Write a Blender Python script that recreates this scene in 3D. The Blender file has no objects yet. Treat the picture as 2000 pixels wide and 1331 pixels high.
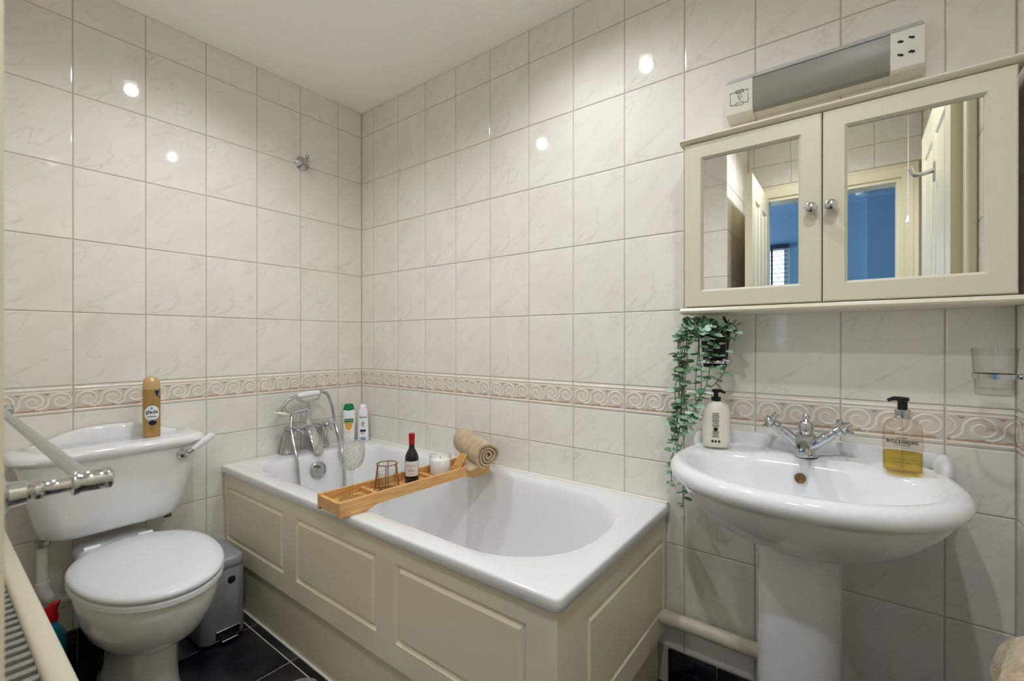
import bpy, bmesh, math, random
from mathutils import Vector, Matrix, noise
R = math.radians
PI = math.pi
random.seed(7)
scene = bpy.context.scene
COL = scene.collection

# ------------------------------------------------------------------ camera
cam_d = bpy.data.cameras.new('camera')
cam_d.sensor_width = 36.0
cam_d.lens = 886.84 / 2000 * 36
cam_d.clip_start = 0.02
cam_d.dof.use_dof = True
cam_d.dof.focus_distance = 1.75
cam_d.dof.aperture_fstop = 6.3
cam = bpy.data.objects.new('camera', cam_d)
COL.objects.link(cam)
cam.location = (2.1352, -1.4731, 1.105)
cam.rotation_euler = (R(90) - 0.00115, 0, 0.6471)
scene.camera = cam

# ------------------------------------------------------------------ world, exposure
world = bpy.data.worlds.new('world')
scene.world = world
world.use_nodes = True
wn = world.node_tree.nodes
wn['Background'].inputs[0].default_value = (0.75, 0.87, 1.0, 1)
wn['Background'].inputs[1].default_value = 1.3
vs = scene.view_settings
vs.view_transform = 'Standard'
vs.look = 'None'
vs.gamma = 1.0
vs.exposure = 0.2
vs.use_curve_mapping = False
scene.cycles.diffuse_bounces = 7
scene.cycles.max_bounces = 14
scene.cycles.caustics_refractive = False
scene.cycles.caustics_reflective = False
scene.cycles.sample_clamp_indirect = 6

# bedroom area lights: daylight at its window, fill at the added side window
def area(name, loc, rot, sx, sy, watts, color):
    l = bpy.data.lights.new(name, 'AREA')
    l.shape = 'RECTANGLE'; l.size = sx; l.size_y = sy
    l.energy = watts * 1.5; l.color = color
    o = bpy.data.objects.new(name, l)
    COL.objects.link(o)
    o.location = loc; o.rotation_euler = rot
    return o
area('bedroom_area_light', (1.17, -4.05, 1.5), (R(90), 0, 0), 0.9, 1.0, 4, (0.55, 0.78, 1.0))
area('bedroom_area_light', (-1.0, -3.0, 1.5), (0, R(-90), 0), 1.2, 1.2, 60, (0.62, 0.82, 1.0))  # added fill from the side, brightens the bedroom without shining into the bathroom
DOWNLIGHTS = [((0.615, -0.84), 16.5, 'recessed ceiling downlight above the toilet and front of the bath'),
              ((1.412, -0.447), 14.0, 'recessed ceiling downlight above the foot end of the bath'),
              ((2.17, -0.90), 13.0, 'recessed ceiling downlight in front of the mirrored cabinet'),
              ((1.93, -1.52), 19.0, 'recessed ceiling downlight just inside the doorway')]
LAMP_COL = (0.915, 0.955, 1.0)

# ------------------------------------------------------------------ materials
def s2l(c):
    return tuple((v / 255 / 12.92) if v / 255 <= 0.04045 else ((v / 255 + 0.055) / 1.055) ** 2.4 for v in c)
def hexc(h):
    h = h.lstrip('#')
    return s2l([int(h[i:i + 2], 16) for i in (0, 2, 4)])
M = {}
def mat(name, col, rough=0.5, metal=0.0, spec=0.5, coat=0.0, trans=0.0, ior=1.45, alpha=1.0, emit=None, es=0.0, sheen=0.0, sss=0.0):
    m = bpy.data.materials.new(name); m.use_nodes = True
    b = m.node_tree.nodes['Principled BSDF']
    c = hexc(col) if isinstance(col, str) else col
    b.inputs['Base Color'].default_value = (*c, 1)
    b.inputs['Roughness'].default_value = rough
    b.inputs['Metallic'].default_value = metal
    b.inputs['Specular IOR Level'].default_value = spec
    b.inputs['Coat Weight'].default_value = coat
    b.inputs['Coat Roughness'].default_value = 0.05
    b.inputs['Transmission Weight'].default_value = trans
    b.inputs['IOR'].default_value = ior
    b.inputs['Alpha'].default_value = alpha
    b.inputs['Sheen Weight'].default_value = sheen
    if emit:
        b.inputs['Emission Color'].default_value = (*(hexc(emit) if isinstance(emit, str) else emit), 1)
        b.inputs['Emission Strength'].default_value = es
    M[name] = m
    return m
def nd(m, t, **kw):
    n = m.node_tree.nodes.new(t)
    for k, v in kw.items():
        setattr(n, k, v)
    return n
def lk(m, a, b):
    m.node_tree.links.new(a, b)
def bsdf(m):
    return m.node_tree.nodes['Principled BSDF']
def noise_color(m, c1, c2, scale=8, detail=4, stretch=(1, 1, 1), lo=0.35, hi=0.65, coords='Object', rough_var=None, bump=0.0, bscale=None, distortion=0.0):
    tc = nd(m, 'ShaderNodeTexCoord'); mp = nd(m, 'ShaderNodeMapping')
    mp.inputs['Scale'].default_value = stretch
    lk(m, tc.outputs[coords], mp.inputs[0])
    n = nd(m, 'ShaderNodeTexNoise'); n.inputs['Scale'].default_value = scale; n.inputs['Detail'].default_value = detail
    n.inputs['Distortion'].default_value = distortion
    lk(m, mp.outputs[0], n.inputs['Vector'])
    r = nd(m, 'ShaderNodeValToRGB')
    r.color_ramp.elements[0].position = lo; r.color_ramp.elements[1].position = hi
    r.color_ramp.elements[0].color = (*hexc(c1), 1); r.color_ramp.elements[1].color = (*hexc(c2), 1)
    lk(m, n.outputs['Fac'], r.inputs[0]); lk(m, r.outputs[0], bsdf(m).inputs['Base Color'])
    if bump:
        n2 = nd(m, 'ShaderNodeTexNoise'); n2.inputs['Scale'].default_value = bscale or scale; n2.inputs['Detail'].default_value = 3
        lk(m, mp.outputs[0], n2.inputs['Vector'])
        bp = nd(m, 'ShaderNodeBump'); bp.inputs['Strength'].default_value = bump; bp.inputs['Distance'].default_value = 0.004
        lk(m, n2.outputs['Fac'], bp.inputs['Height']); lk(m, bp.outputs[0], bsdf(m).inputs['Normal'])

def marble(name, base, cloud, vein):
    m = mat(name, base, rough=0.055, spec=0.5)
    tc = nd(m, 'ShaderNodeTexCoord'); oi = nd(m, 'ShaderNodeObjectInfo')
    q = nd(m, 'ShaderNodeMath', operation='MULTIPLY'); q.inputs[1].default_value = 5
    f = nd(m, 'ShaderNodeMath', operation='FLOOR'); k = nd(m, 'ShaderNodeMath', operation='MULTIPLY'); k.inputs[1].default_value = 7.3
    lk(m, oi.outputs['Random'], q.inputs[0]); lk(m, q.outputs[0], f.inputs[0]); lk(m, f.outputs[0], k.inputs[0])
    cb = nd(m, 'ShaderNodeCombineXYZ'); lk(m, k.outputs[0], cb.inputs[0]); lk(m, k.outputs[0], cb.inputs[1]); lk(m, k.outputs[0], cb.inputs[2])
    ad = nd(m, 'ShaderNodeVectorMath', operation='ADD'); lk(m, tc.outputs['Object'], ad.inputs[0]); lk(m, cb.outputs[0], ad.inputs[1])
    rt = nd(m, 'ShaderNodeMapping'); rt.vector_type = 'TEXTURE'; rt.inputs['Rotation'].default_value = (0, R(42), 0); rt.inputs['Scale'].default_value = (1, 1, 2.6)
    lk(m, ad.outputs[0], rt.inputs[0])
    n = nd(m, 'ShaderNodeTexNoise'); n.inputs['Scale'].default_value = 13; n.inputs['Detail'].default_value = 2.5; n.inputs['Roughness'].default_value = 0.5; n.inputs['Distortion'].default_value = 0.15
    lk(m, rt.outputs[0], n.inputs['Vector'])
    sb = nd(m, 'ShaderNodeMath', operation='SUBTRACT'); sb.inputs[1].default_value = 0.5; lk(m, n.outputs['Fac'], sb.inputs[0])
    ab = nd(m, 'ShaderNodeMath', operation='ABSOLUTE'); lk(m, sb.outputs[0], ab.inputs[0])
    mr = nd(m, 'ShaderNodeMapRange'); mr.inputs['From Min'].default_value = 0.0; mr.inputs['From Max'].default_value = 0.018; mr.inputs['To Min'].default_value = 1; mr.inputs['To Max'].default_value = 0
    lk(m, ab.outputs[0], mr.inputs['Value'])
    n2 = nd(m, 'ShaderNodeTexNoise'); n2.inputs['Scale'].default_value = 7; n2.inputs['Detail'].default_value = 2
    lk(m, ad.outputs[0], n2.inputs['Vector'])
    mk = nd(m, 'ShaderNodeMapRange'); mk.inputs['From Min'].default_value = 0.42; mk.inputs['From Max'].default_value = 0.66; mk.inputs['To Max'].default_value = 0.75
    lk(m, n2.outputs['Fac'], mk.inputs['Value'])
    mu = nd(m, 'ShaderNodeMath', operation='MULTIPLY'); lk(m, mr.outputs[0], mu.inputs[0]); lk(m, mk.outputs[0], mu.inputs[1])
    mx0 = nd(m, 'ShaderNodeMix', data_type='RGBA'); mx0.inputs[6].default_value = (*hexc(base), 1); mx0.inputs[7].default_value = (*hexc(cloud), 1)
    n3 = nd(m, 'ShaderNodeTexNoise'); n3.inputs['Scale'].default_value = 11; n3.inputs['Detail'].default_value = 3; lk(m, rt.outputs[0], n3.inputs['Vector'])
    m3 = nd(m, 'ShaderNodeMapRange'); m3.inputs['From Min'].default_value = 0.4; m3.inputs['From Max'].default_value = 0.7; lk(m, n3.outputs['Fac'], m3.inputs['Value'])
    lk(m, m3.outputs[0], mx0.inputs[0])
    mx = nd(m, 'ShaderNodeMix', data_type='RGBA'); lk(m, mx0.outputs[2], mx.inputs[6]); mx.inputs[7].default_value = (*hexc(vein), 1)
    lk(m, mu.outputs[0], mx.inputs[0])
    lk(m, mx.outputs[2], bsdf(m).inputs['Base Color'])
    return m
marble('tile_marble', '#e8e4dc', '#e2ddd4', '#d1cbc1')
mat('tile_border', '#e6dfd5', rough=0.16)
mat('border_scroll', '#e9e2d7', rough=0.18)
mat('border_grey', '#d0cabe', rough=0.2)
mat('border_pink', '#ddd0c4', rough=0.2)
mat('border_terracotta', '#c0927a', rough=0.25)
mat('grout', '#bfb7ab', rough=0.9)
mat('grout_floor', '#c9bfae', rough=0.9)
mat('floor_black', '#17191d', rough=0.28); noise_color(M['floor_black'], '#0e0f12', '#2a2e36', scale=9, detail=6, lo=0.4, hi=0.72)
mat('skirt_black', '#121214', rough=0.18); noise_color(M['skirt_black'], '#0b0b0d', '#2b2c30', scale=40, detail=6, lo=0.5, hi=0.78)
mat('ceiling_paint', '#f8f6f2', rough=0.85)
mat('cream_gloss', '#d6cfba', rough=0.28)
mat('cream_door', '#dfd6bb', rough=0.33)
mat('bath_panel_cream', '#ece3cb', rough=0.3)
mat('white_acrylic', '#e2e3e4', rough=0.12, coat=0.3)
mat('porcelain', '#e3e5e6', rough=0.1, coat=0.4)
mat('seat_plastic', '#dfe3e7', rough=0.22)
mat('white_plastic', '#e4e2dd', rough=0.35)
mat('pipe_plastic', '#d8cfba', rough=0.4)
mat('chrome', (0.62, 0.63, 0.65), rough=0.06, metal=1.0)
mat('brushed_chrome', (0.5, 0.51, 0.53), rough=0.22, metal=1.0)
mat('steel_dull', (0.55, 0.55, 0.54), rough=0.3, metal=1.0)
mat('mirror', (0.93, 0.95, 0.95), rough=0.0, metal=1.0)
mat('bin_grey', '#9fa3a6', rough=0.4, metal=0.35)
mat('black_plastic', '#0c0c0d', rough=0.35)
mat('black_matt', '#141414', rough=0.7)
mat('rust', '#5d4424', rough=0.7); noise_color(M['rust'], '#3d2c18', '#846338', scale=90)
mat('bamboo', '#cf9a5c', rough=0.4); noise_color(M['bamboo'], '#c48c4c', '#e4b87c', scale=30, detail=5, stretch=(9, 0.6, 9), lo=0.3, hi=0.7)
mat('bamboo_dark', '#b07a40', rough=0.5)
mat('gold_wire', (0.42, 0.28, 0.14), rough=0.3, metal=1.0)
mat('wax_white', '#f2f1ee', rough=0.4)
mat('wine_dark', '#0b100c', rough=0.06, coat=0.5)
mat('wine_red_dark', '#22090c', rough=0.06, coat=0.5)
mat('foil_red', '#b01322', rough=0.3, metal=0.25)
mat('paper_label', '#e3ddd3', rough=0.7)
mat('ink_black', '#161412', rough=0.7)
mat('ink_brown', '#4a3326', rough=0.7)
mat('ink_gold', '#7b5a12', rough=0.5)
mat('can_gold', '#b6935c', rough=0.27, metal=0.55)
mat('can_cap', '#cdae7b', rough=0.3, metal=0.3)
mat('label_white', '#e6eaee', rough=0.4)
mat('label_navy', '#10183c', rough=0.4)
mat('label_blue', '#4aa3d6', rough=0.4)
mat('bottle_white', '#ebedf0', rough=0.25)
mat('cap_green', '#0d7a44', rough=0.25)
mat('label_green', '#17643a', rough=0.4)
mat('label_lime', '#9db12c', rough=0.4)
mat('label_orange', '#e8a04d', rough=0.4)
mat('label_blue_dark', '#1e3f86', rough=0.4)
mat('label_blue_pale', '#8fb4de', rough=0.4)
mat('lotion_cream', '#e6dfd2', rough=0.35)
mat('cleaner_teal', '#10839a', rough=0.25)
mat('cleaner_red', '#c5101a', rough=0.2)
mat('cleaner_label', '#1d2450', rough=0.4)
mat('lamp_grey', '#8b8a83', rough=0.35)
mat('lamp_white', '#d9d5ca', rough=0.4)
mat('lamp_silver', '#b9bcc0', rough=0.3, metal=0.3)
mat('leaf_green', '#6f9a7c', rough=0.45)
mat('stem_brown', '#4c5a3a', rough=0.6)
mat('soil', '#1b1712', rough=0.9)
mat('daylight_blue_wall', '#9cb6c6', rough=0.7)  # blue cast of the daylight put into the bedroom wall colour
mat('daylight_blue_ceiling', '#b0c6d8', rough=0.8)  # same daylight cast put into the bedroom ceiling colour
mat('carpet', '#6a6f78', rough=0.95)
mat('blind_slat', '#3b3a44', rough=0.5)
mat('picture_dark', '#1d1a1c', rough=0.5); noise_color(M['picture_dark'], '#15161c', '#6a2d22', scale=14, detail=4, lo=0.45, hi=0.7)
mat('door_gap', '#3a3124', rough=0.8)
mat('lamp_glow', '#ffffff', emit=(1.0, 0.97, 0.93), es=6)
mat('mat_grey', '#7d8086', rough=0.95, sheen=0.3); noise_color(M['mat_grey'], '#63666c', '#92959a', scale=120, detail=3, bump=0.8, bscale=160)
mat('towel_beige', '#c8ae8a', rough=0.95, sheen=0.4); noise_color(M['towel_beige'], '#b39872', '#d3bc98', scale=26, detail=6, lo=0.3, hi=0.7, bump=0.9, bscale=420)
mat('towel_shade', '#6e5a41', rough=0.95)
mat('towel_fluffy', '#c9ab82', rough=0.95, sheen=0.5); noise_color(M['towel_fluffy'], '#a98e68', '#d7bd96', scale=45, detail=6, lo=0.3, hi=0.65, bump=1.0, bscale=260)
mat('silicone', '#e9e6df', rough=0.4)

def leaf_variation():
    m = M['leaf_green']; oi = nd(m, 'ShaderNodeObjectInfo')
    r = nd(m, 'ShaderNodeValToRGB'); e = r.color_ramp.elements
    e[0].position = 0.0; e[0].color = (*hexc('#50754f'), 1); e[1].position = 1.0; e[1].color = (*hexc('#bcd3c3'), 1)
    x = e.new(0.45); x.color = (*hexc('#7ea283'), 1); y = e.new(0.7); y.color = (*hexc('#9bbba6'), 1)
    lk(m, oi.outputs['Random'], r.inputs[0]); lk(m, r.outputs[0], bsdf(m).inputs['Base Color'])
leaf_variation()

def glass_mat(name, tint, edge, gloss=0.04, power=0.35, base=0.04, frost=0.0):
    """thin glass: see-through, reflective and darker towards its edges"""
    m = bpy.data.materials.new(name); m.use_nodes = True
    nt = m.node_tree; nt.nodes.remove(nt.nodes['Principled BSDF'])
    out = nt.nodes['Material Output']
    lw = nd(m, 'ShaderNodeLayerWeight'); lw.inputs['Blend'].default_value = power
    mixc = nd(m, 'ShaderNodeMix', data_type='RGBA'); mixc.inputs[6].default_value = (*tint, 1); mixc.inputs[7].default_value = (*edge, 1)
    lk(m, lw.outputs['Facing'], mixc.inputs[0])
    tr = nd(m, 'ShaderNodeBsdfTransparent'); lk(m, mixc.outputs[2], tr.inputs[0])
    gl = nd(m, 'ShaderNodeBsdfGlossy'); gl.inputs['Roughness'].default_value = gloss; gl.inputs[0].default_value = (0.95, 0.97, 1, 1)
    pw = nd(m, 'ShaderNodeMath', operation='POWER'); pw.inputs[1].default_value = 4.0; lk(m, lw.outputs['Facing'], pw.inputs[0])
    fr = nd(m, 'ShaderNodeMapRange'); fr.inputs['To Min'].default_value = base; fr.inputs['To Max'].default_value = 0.55; lk(m, pw.outputs[0], fr.inputs['Value'])
    mx = nd(m, 'ShaderNodeMixShader'); lk(m, fr.outputs[0], mx.inputs[0]); lk(m, tr.outputs[0], mx.inputs[1]); lk(m, gl.outputs[0], mx.inputs[2])
    lk(m, mx.outputs[0], out.inputs[0])
    M[name] = m
    if frost:
        df = nd(m, 'ShaderNodeBsdfTranslucent'); df.inputs[0].default_value = (0.95, 0.96, 0.96, 1)
        d2_ = nd(m, 'ShaderNodeBsdfDiffuse'); d2_.inputs[0].default_value = (0.95, 0.96, 0.96, 1)
        ms = nd(m, 'ShaderNodeAddShader'); lk(m, df.outputs[0], ms.inputs[0]); lk(m, d2_.outputs[0], ms.inputs[1])
        m2 = nd(m, 'ShaderNodeMixShader'); m2.inputs[0].default_value = frost
        lk(m, mx.outputs[0], m2.inputs[1]); lk(m, df.outputs[0], m2.inputs[2]); lk(m, m2.outputs[0], out.inputs[0])
        tc = nd(m, 'ShaderNodeTexCoord'); vo = nd(m, 'ShaderNodeTexVoronoi'); vo.inputs['Scale'].default_value = 130
        lk(m, tc.outputs['Object'], vo.inputs['Vector'])
        bp = nd(m, 'ShaderNodeBump'); bp.inputs['Strength'].default_value = 1.0; bp.inputs['Distance'].default_value = 0.004
        lk(m, vo.outputs['Distance'], bp.inputs['Height']); lk(m, bp.outputs[0], gl.inputs['Normal']); lk(m, bp.outputs[0], lw.inputs['Normal'])
glass_mat('glass_clear', (0.995, 0.995, 0.99), (0.45, 0.47, 0.45), power=0.12)
glass_mat('glass_cut', (0.98, 0.98, 0.975), (0.62, 0.64, 0.63), gloss=0.05, power=0.4, base=0.2, frost=0.1)
glass_mat('glass_green', (0.995, 0.998, 0.995), (0.3, 0.37, 0.31), power=0.08, base=0.03)
glass_mat('plastic_clear', (0.96, 0.93, 0.90), (0.72, 0.64, 0.56), power=0.2)
glass_mat('soap_liquid', (0.90, 0.78, 0.22), (0.70, 0.55, 0.06), power=0.2)
glass_mat('window_glass', (0.97, 0.98, 1.0), (0.8, 0.85, 0.9))

# ------------------------------------------------------------------ mesh helpers
class MB:
    def __init__(s):
        s.v = []; s.f = []; s.m = []
    def add(s, verts, faces, mi=0, T=None):
        o = len(s.v)
        for p in verts:
            p = Vector(p)
            s.v.append(tuple(T @ p) if T is not None else tuple(p))
        for f in faces:
            s.f.append([i + o for i in f]); s.m.append(mi)
        return s
    def box(s, x0, x1, y0, y1, z0, z1, bev=0.0, seg=2, mi=0, T=None):
        bm = bmesh.new(); bmesh.ops.create_cube(bm, size=1)
        for v in bm.verts:
            v.co = Vector(((x0 + x1) / 2 + v.co.x * (x1 - x0), (y0 + y1) / 2 + v.co.y * (y1 - y0), (z0 + z1) / 2 + v.co.z * (z1 - z0)))
        if bev > 0:
            bmesh.ops.bevel(bm, geom=list(bm.edges), offset=bev, segments=seg, affect='EDGES', profile=0.5)
        bm.verts.index_update()
        s.add([v.co.copy() for v in bm.verts], [[v.index for v in f.verts] for f in bm.faces], mi, T)
        bm.free(); return s
    def loft(s, rings, cap0=True, cap1=True, mi=0, T=None, closed=True):
        n = len(rings[0]); vs = [p for r in rings for p in r]; fs = []
        for i in range(len(rings) - 1):
            for j in range(n if closed else n - 1):
                a = i * n + j; b = i * n + (j + 1) % n
                fs.append([a, b, b + n, a + n])
        if cap0: fs.append(list(range(n))[::-1])
        if cap1: fs.append([(len(rings) - 1) * n + j for j in range(n)])
        return s.add(vs, fs, mi, T)
    def lathe(s, prof, seg=32, mi=0, T=None, cap0=True, cap1=True):
        rings = [[(r * math.cos(2 * PI * k / seg), r * math.sin(2 * PI * k / seg), z) for k in range(seg)] for r, z in prof]
        return s.loft(rings, cap0, cap1, mi, T)
    def tube(s, pts, rad, seg=10, mi=0, T=None, caps=True, closed=False):
        P = [Vector(p) for p in pts]; n = len(P)
        rr = rad if isinstance(rad, (list, tuple)) else [rad] * n
        rings = []; up = None
        for i, p in enumerate(P):
            if closed: t = (P[(i + 1) % n] - P[i - 1]).normalized()
            else: t = (P[min(i + 1, n - 1)] - P[max(i - 1, 0)]).normalized()
            if up is None:
                up = Vector((0, 0, 1)) if abs(t.z) < 0.9 else Vector((1, 0, 0))
            a = t.cross(up)
            if a.length < 1e-6: a = t.orthogonal()
            a.normalize(); b = a.cross(t).normalized(); up = b
            rings.append([tuple(p + (a * math.cos(2 * PI * k / seg) + b * math.sin(2 * PI * k / seg)) * rr[i]) for k in range(seg)])
        if closed: rings.append(rings[0])
        return s.loft(rings, caps and not closed, caps and not closed, mi, T)
    def ball(s, c, r, seg=16, rings=10, mi=0, T=None):
        rx, ry, rz = r if isinstance(r, (list, tuple)) else (r, r, r)
        prof = [[(c[0] + rx * math.sin(PI * (i + .02) / (rings + .04)) * math.cos(2 * PI * k / seg), c[1] + ry * math.sin(PI * (i + .02) / (rings + .04)) * math.sin(2 * PI * k / seg), c[2] - rz * math.cos(PI * (i + .02) / (rings + .04))) for k in range(seg)] for i in range(rings + 1)]
        return s.loft(prof, True, True, mi, T)
    def prism(s, poly, d0, d1, mi=0, T=None):
        """poly of (x, z), extruded along y from d0 to d1"""
        n = len(poly)
        vs = [(x, d0, z) for x, z in poly] + [(x, d1, z) for x, z in poly]
        fs = [[i, (i + 1) % n, (i + 1) % n + n, i + n] for i in range(n)] + [list(range(n))[::-1], [i + n for i in range(n)]]
        return s.add(vs, fs, mi, T)
    def mesh(s, name, mats, smooth=35):
        me = bpy.data.meshes.new(name)
        me.from_pydata(s.v, [], s.f)
        for m in mats: me.materials.append(M[m])
        me.polygons.foreach_set('material_index', s.m)
        bm = bmesh.new(); bm.from_mesh(me); bmesh.ops.recalc_face_normals(bm, faces=bm.faces); bm.to_mesh(me); bm.free()
        if smooth:
            me.polygons.foreach_set('use_smooth', [True] * len(me.polygons))
            me.set_sharp_from_angle(angle=R(smooth))
        me.update()
        return me
    def build(s, name, mats, parent=None, smooth=35, loc=None, rot=None):
        if isinstance(mats, str): mats = [mats]
        return link(name, s.mesh(name, mats, smooth), parent, loc, rot)
def link(name, me, parent=None, loc=None, rot=None):
    o = bpy.data.objects.new(name, me); COL.objects.link(o)
    if parent is not None: o.parent = parent
    if loc is not None: o.location = loc
    if rot is not None: o.rotation_euler = rot
    return o
def tag(o, label, cat, group=None, kind=None):
    o['label'] = label; o['category'] = cat
    if group: o['group'] = group
    if kind: o['kind'] = kind
    return o
def empty(name, loc, label, cat, group=None, rot=None):
    o = bpy.data.objects.new(name, None); COL.objects.link(o); o.location = loc
    o.empty_display_size = 0.05
    if rot: o.rotation_euler = rot
    return tag(o, label, cat, group)
def struct(name, mb, mats, label, cat, smooth=0):
    o = mb.build(name, mats, None, smooth); tag(o, label, cat, kind='structure'); return o
def rrect(x0, x1, y0, y1, r, z, n=8):
    """rounded rectangle ring; r one radius or four (x1y1, x0y1, x0y0, x1y0)"""
    rs = r if isinstance(r, (list, tuple)) else [r] * 4
    cs = [(x1, y1, 0), (x0, y1, 90), (x0, y0, 180), (x1, y0, 270)]; out = []
    for (cx, cy, a0), q in zip(cs, rs):
        ox = cx - q * (1 if cx == x1 else -1); oy = cy - q * (1 if cy == y1 else -1)
        for k in range(n + 1):
            a = R(a0 + 90 * k / n); out.append((ox + q * math.cos(a), oy + q * math.sin(a), z))
    return out
def ell(cx, cy, a, b, z, n=40, e=2.0):
    out = []
    for k in range(n):
        t = 2 * PI * k / n; c, s_ = math.cos(t), math.sin(t)
        out.append((cx + a * math.copysign(abs(c) ** (2 / e), c), cy + b * math.copysign(abs(s_) ** (2 / e), s_), z))
    return out
def spline(pts, n=8):
    """Catmull-Rom through pts"""
    P = [Vector(p) for p in pts]; out = []
    for i in range(len(P) - 1):
        p0 = P[max(i - 1, 0)]; p1 = P[i]; p2 = P[i + 1]; p3 = P[min(i + 2, len(P) - 1)]
        for k in range(n):
            t = k / n
            out.append(0.5 * ((2 * p1) + (p2 - p0) * t + (2 * p0 - 5 * p1 + 4 * p2 - p3) * t * t + (3 * p1 - p0 - 3 * p2 + p3) * t ** 3))
    out.append(P[-1]); return out
def axis_T(p, d):
    """matrix putting local z along d at p"""
    q = Vector((0, 0, 1)).rotation_difference(Vector(d).normalized())
    return Matrix.Translation(Vector(p)) @ q.to_matrix().to_4x4()
_tc = {}
def text_geo(body, size, bold=0.0):
    key = (body, size, bold)
    if key in _tc: return _tc[key]
    cu = bpy.data.curves.new('lettering', 'FONT'); cu.body = body; cu.size = size; cu.resolution_u = 2; cu.offset = bold * size
    cu.align_x = 'CENTER'; cu.align_y = 'CENTER'
    ob = bpy.data.objects.new('lettering', cu)
    me = bpy.data.meshes.new_from_object(ob)
    vs = [(v.co.x, v.co.y) for v in me.vertices]; fs = [list(p.vertices) for p in me.polygons]
    bpy.data.meshes.remove(me); bpy.data.objects.remove(ob); bpy.data.curves.remove(cu)
    _tc[key] = (vs, fs); return vs, fs
def on_surface(mb, vs, fs, fn, mi=0, sx=1.0):
    """place flat print through fn(u, v) -> point"""
    mb.add([fn(u * sx, v) for u, v in vs], fs, mi)
def grid_patch(u0, u1, v0, v1, n=8, m=2):
    vs = [(u0 + (u1 - u0) * i / n, v0 + (v1 - v0) * j / m) for j in range(m + 1) for i in range(n + 1)]
    fs = [[j * (n + 1) + i, j * (n + 1) + i + 1, (j + 1) * (n + 1) + i + 1, (j + 1) * (n + 1) + i] for j in range(m) for i in range(n)]
    return vs, fs
def disc_patch(cu, cv, a, b, n=24, rows=4):
    vs = [(cu, cv)]; fs = []
    for r in range(1, rows + 1):
        for k in range(n):
            t = 2 * PI * k / n; vs.append((cu + a * r / rows * math.cos(t), cv + b * r / rows * math.sin(t)))
    for k in range(n): fs.append([0, 1 + k, 1 + (k + 1) % n])
    for r in range(rows - 1):
        for k in range(n):
            p = 1 + r * n + k; q = 1 + r * n + (k + 1) % n; fs.append([p, q, q + n, p + n])
    return vs, fs
def routed(mb, us, vs_, fields, fn, g=0.014, d=0.007, mi=0, raised=0.0):
    """front face of a board with V-grooved fields. us/vs_: cell borders, fields: set of (i, j) cells, fn(u, v, depth)"""
    for i in range(len(us) - 1):
        for j in range(len(vs_) - 1):
            a, b, c, e = us[i], us[i + 1], vs_[j], vs_[j + 1]
            if (i, j) not in fields:
                mb.add([fn(a, c, 0), fn(b, c, 0), fn(b, e, 0), fn(a, e, 0)], [[0, 1, 2, 3]], mi)
            else:
                loops = [(0, 0), (g * 0.5, -d), (g, raised)]
                V = []
                for o, dep in loops:
                    V += [fn(a + o, c + o, dep), fn(b - o, c + o, dep), fn(b - o, e - o, dep), fn(a + o, e - o, dep)]
                F = []
                for l in range(2):
                    for k in range(4):
                        F.append([l * 4 + k, l * 4 + (k + 1) % 4, l * 4 + 4 + (k + 1) % 4, l * 4 + 4 + k])
                F.append([8, 9, 10, 11]); mb.add(V, F, mi)

# ------------------------------------------------------------------ room shell
XR, YF, YD, H = 2.42, -1.43, -2.02, 2.33      # right wall, towel-rail wall, doorway wall, ceiling height
XS = 1.585                                    # side of the door recess
G = 0.002                                     # grout lies this far behind the tile faces
ROWS = [0.113, 0.199, 0.449, 0.707, 0.857, 0.95, 1.2, 1.45, 1.7, 1.95, 2.2, H]
floor = struct('floor', MB().box(-0.1, XR + 0.1, YD - 0.05, 0.1, -0.1, -0.003), 'grout_floor', 'black tiled bathroom floor with pale grout lines', 'floor')
ceiling = struct('ceiling', MB().box(-0.1, XR + 0.1, YD - 0.1, 0.1, H, H + 0.1), 'ceiling_paint', 'plain off white painted bathroom ceiling', 'ceiling')
wall_back = struct('wall_back', MB().box(-0.1, XR + 0.1, G, 0.1, -0.1, H + 0.1), 'grout', 'long cream marble tiled wall behind the bath and basin', 'wall')
wall_left = struct('wall_left', MB().box(-0.1, -G, YF - 0.1, 0.1, -0.1, H + 0.1), 'grout', 'cream marble tiled wall behind the toilet', 'wall')
wall_right = struct('wall_right', MB().box(XR + G, XR + 0.1, YD - 0.1, 0.1, -0.1, H + 0.1), 'grout', 'cream tiled side wall with the glass tumbler holder', 'wall')
wall_front = struct('wall_front', MB().box(-0.1, XS - G, YF - 0.1, YF - G, -0.1, H + 0.1), 'grout', 'tiled wall carrying the towel rail and radiator', 'wall')
wall_side = struct('wall_side', MB().box(XS - 0.1, XS - G, YD - 0.1, YF - 0.1, -0.1, H + 0.1), 'grout', 'narrow tiled return wall beside the doorway', 'wall')
OX0, OX1, OZ = 1.69, 2.335, 1.99              # door opening
md = MB().box(XS - G, OX0, YD - 0.1, YD - G, -0.1, H + 0.1).box(OX1, XR + G, YD - 0.1, YD - G, -0.1, H + 0.1).box(OX0, OX1, YD - 0.1, YD - G, OZ, H + 0.1)
wall_door = struct('wall_door', md, 'grout', 'tiled wall around the bathroom doorway, seen in the mirror', 'wall')

TILES = {}
def tile_mesh(w, h, th=0.007, bev=0.0022, m='tile_marble', gap=0.003, name='wall_tile'):
    key = (round(w, 4), round(h, 4), m)
    if key in TILES: return TILES[key]
    a, b = (w - gap) / 2, (h - gap) / 2
    def rg(y, i): return [(-a + i, y, -b + i), (a - i, y, -b + i), (a - i, y, b - i), (-a + i, y, b - i)]
    mb = MB().loft([rg(th, 0), rg(bev * 0.6, 0), rg(bev * 0.15, bev * 0.45), rg(0, bev * 1.4)], True, True)
    me = mb.mesh(name, [m], 0); TILES[key] = me; return me

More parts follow.
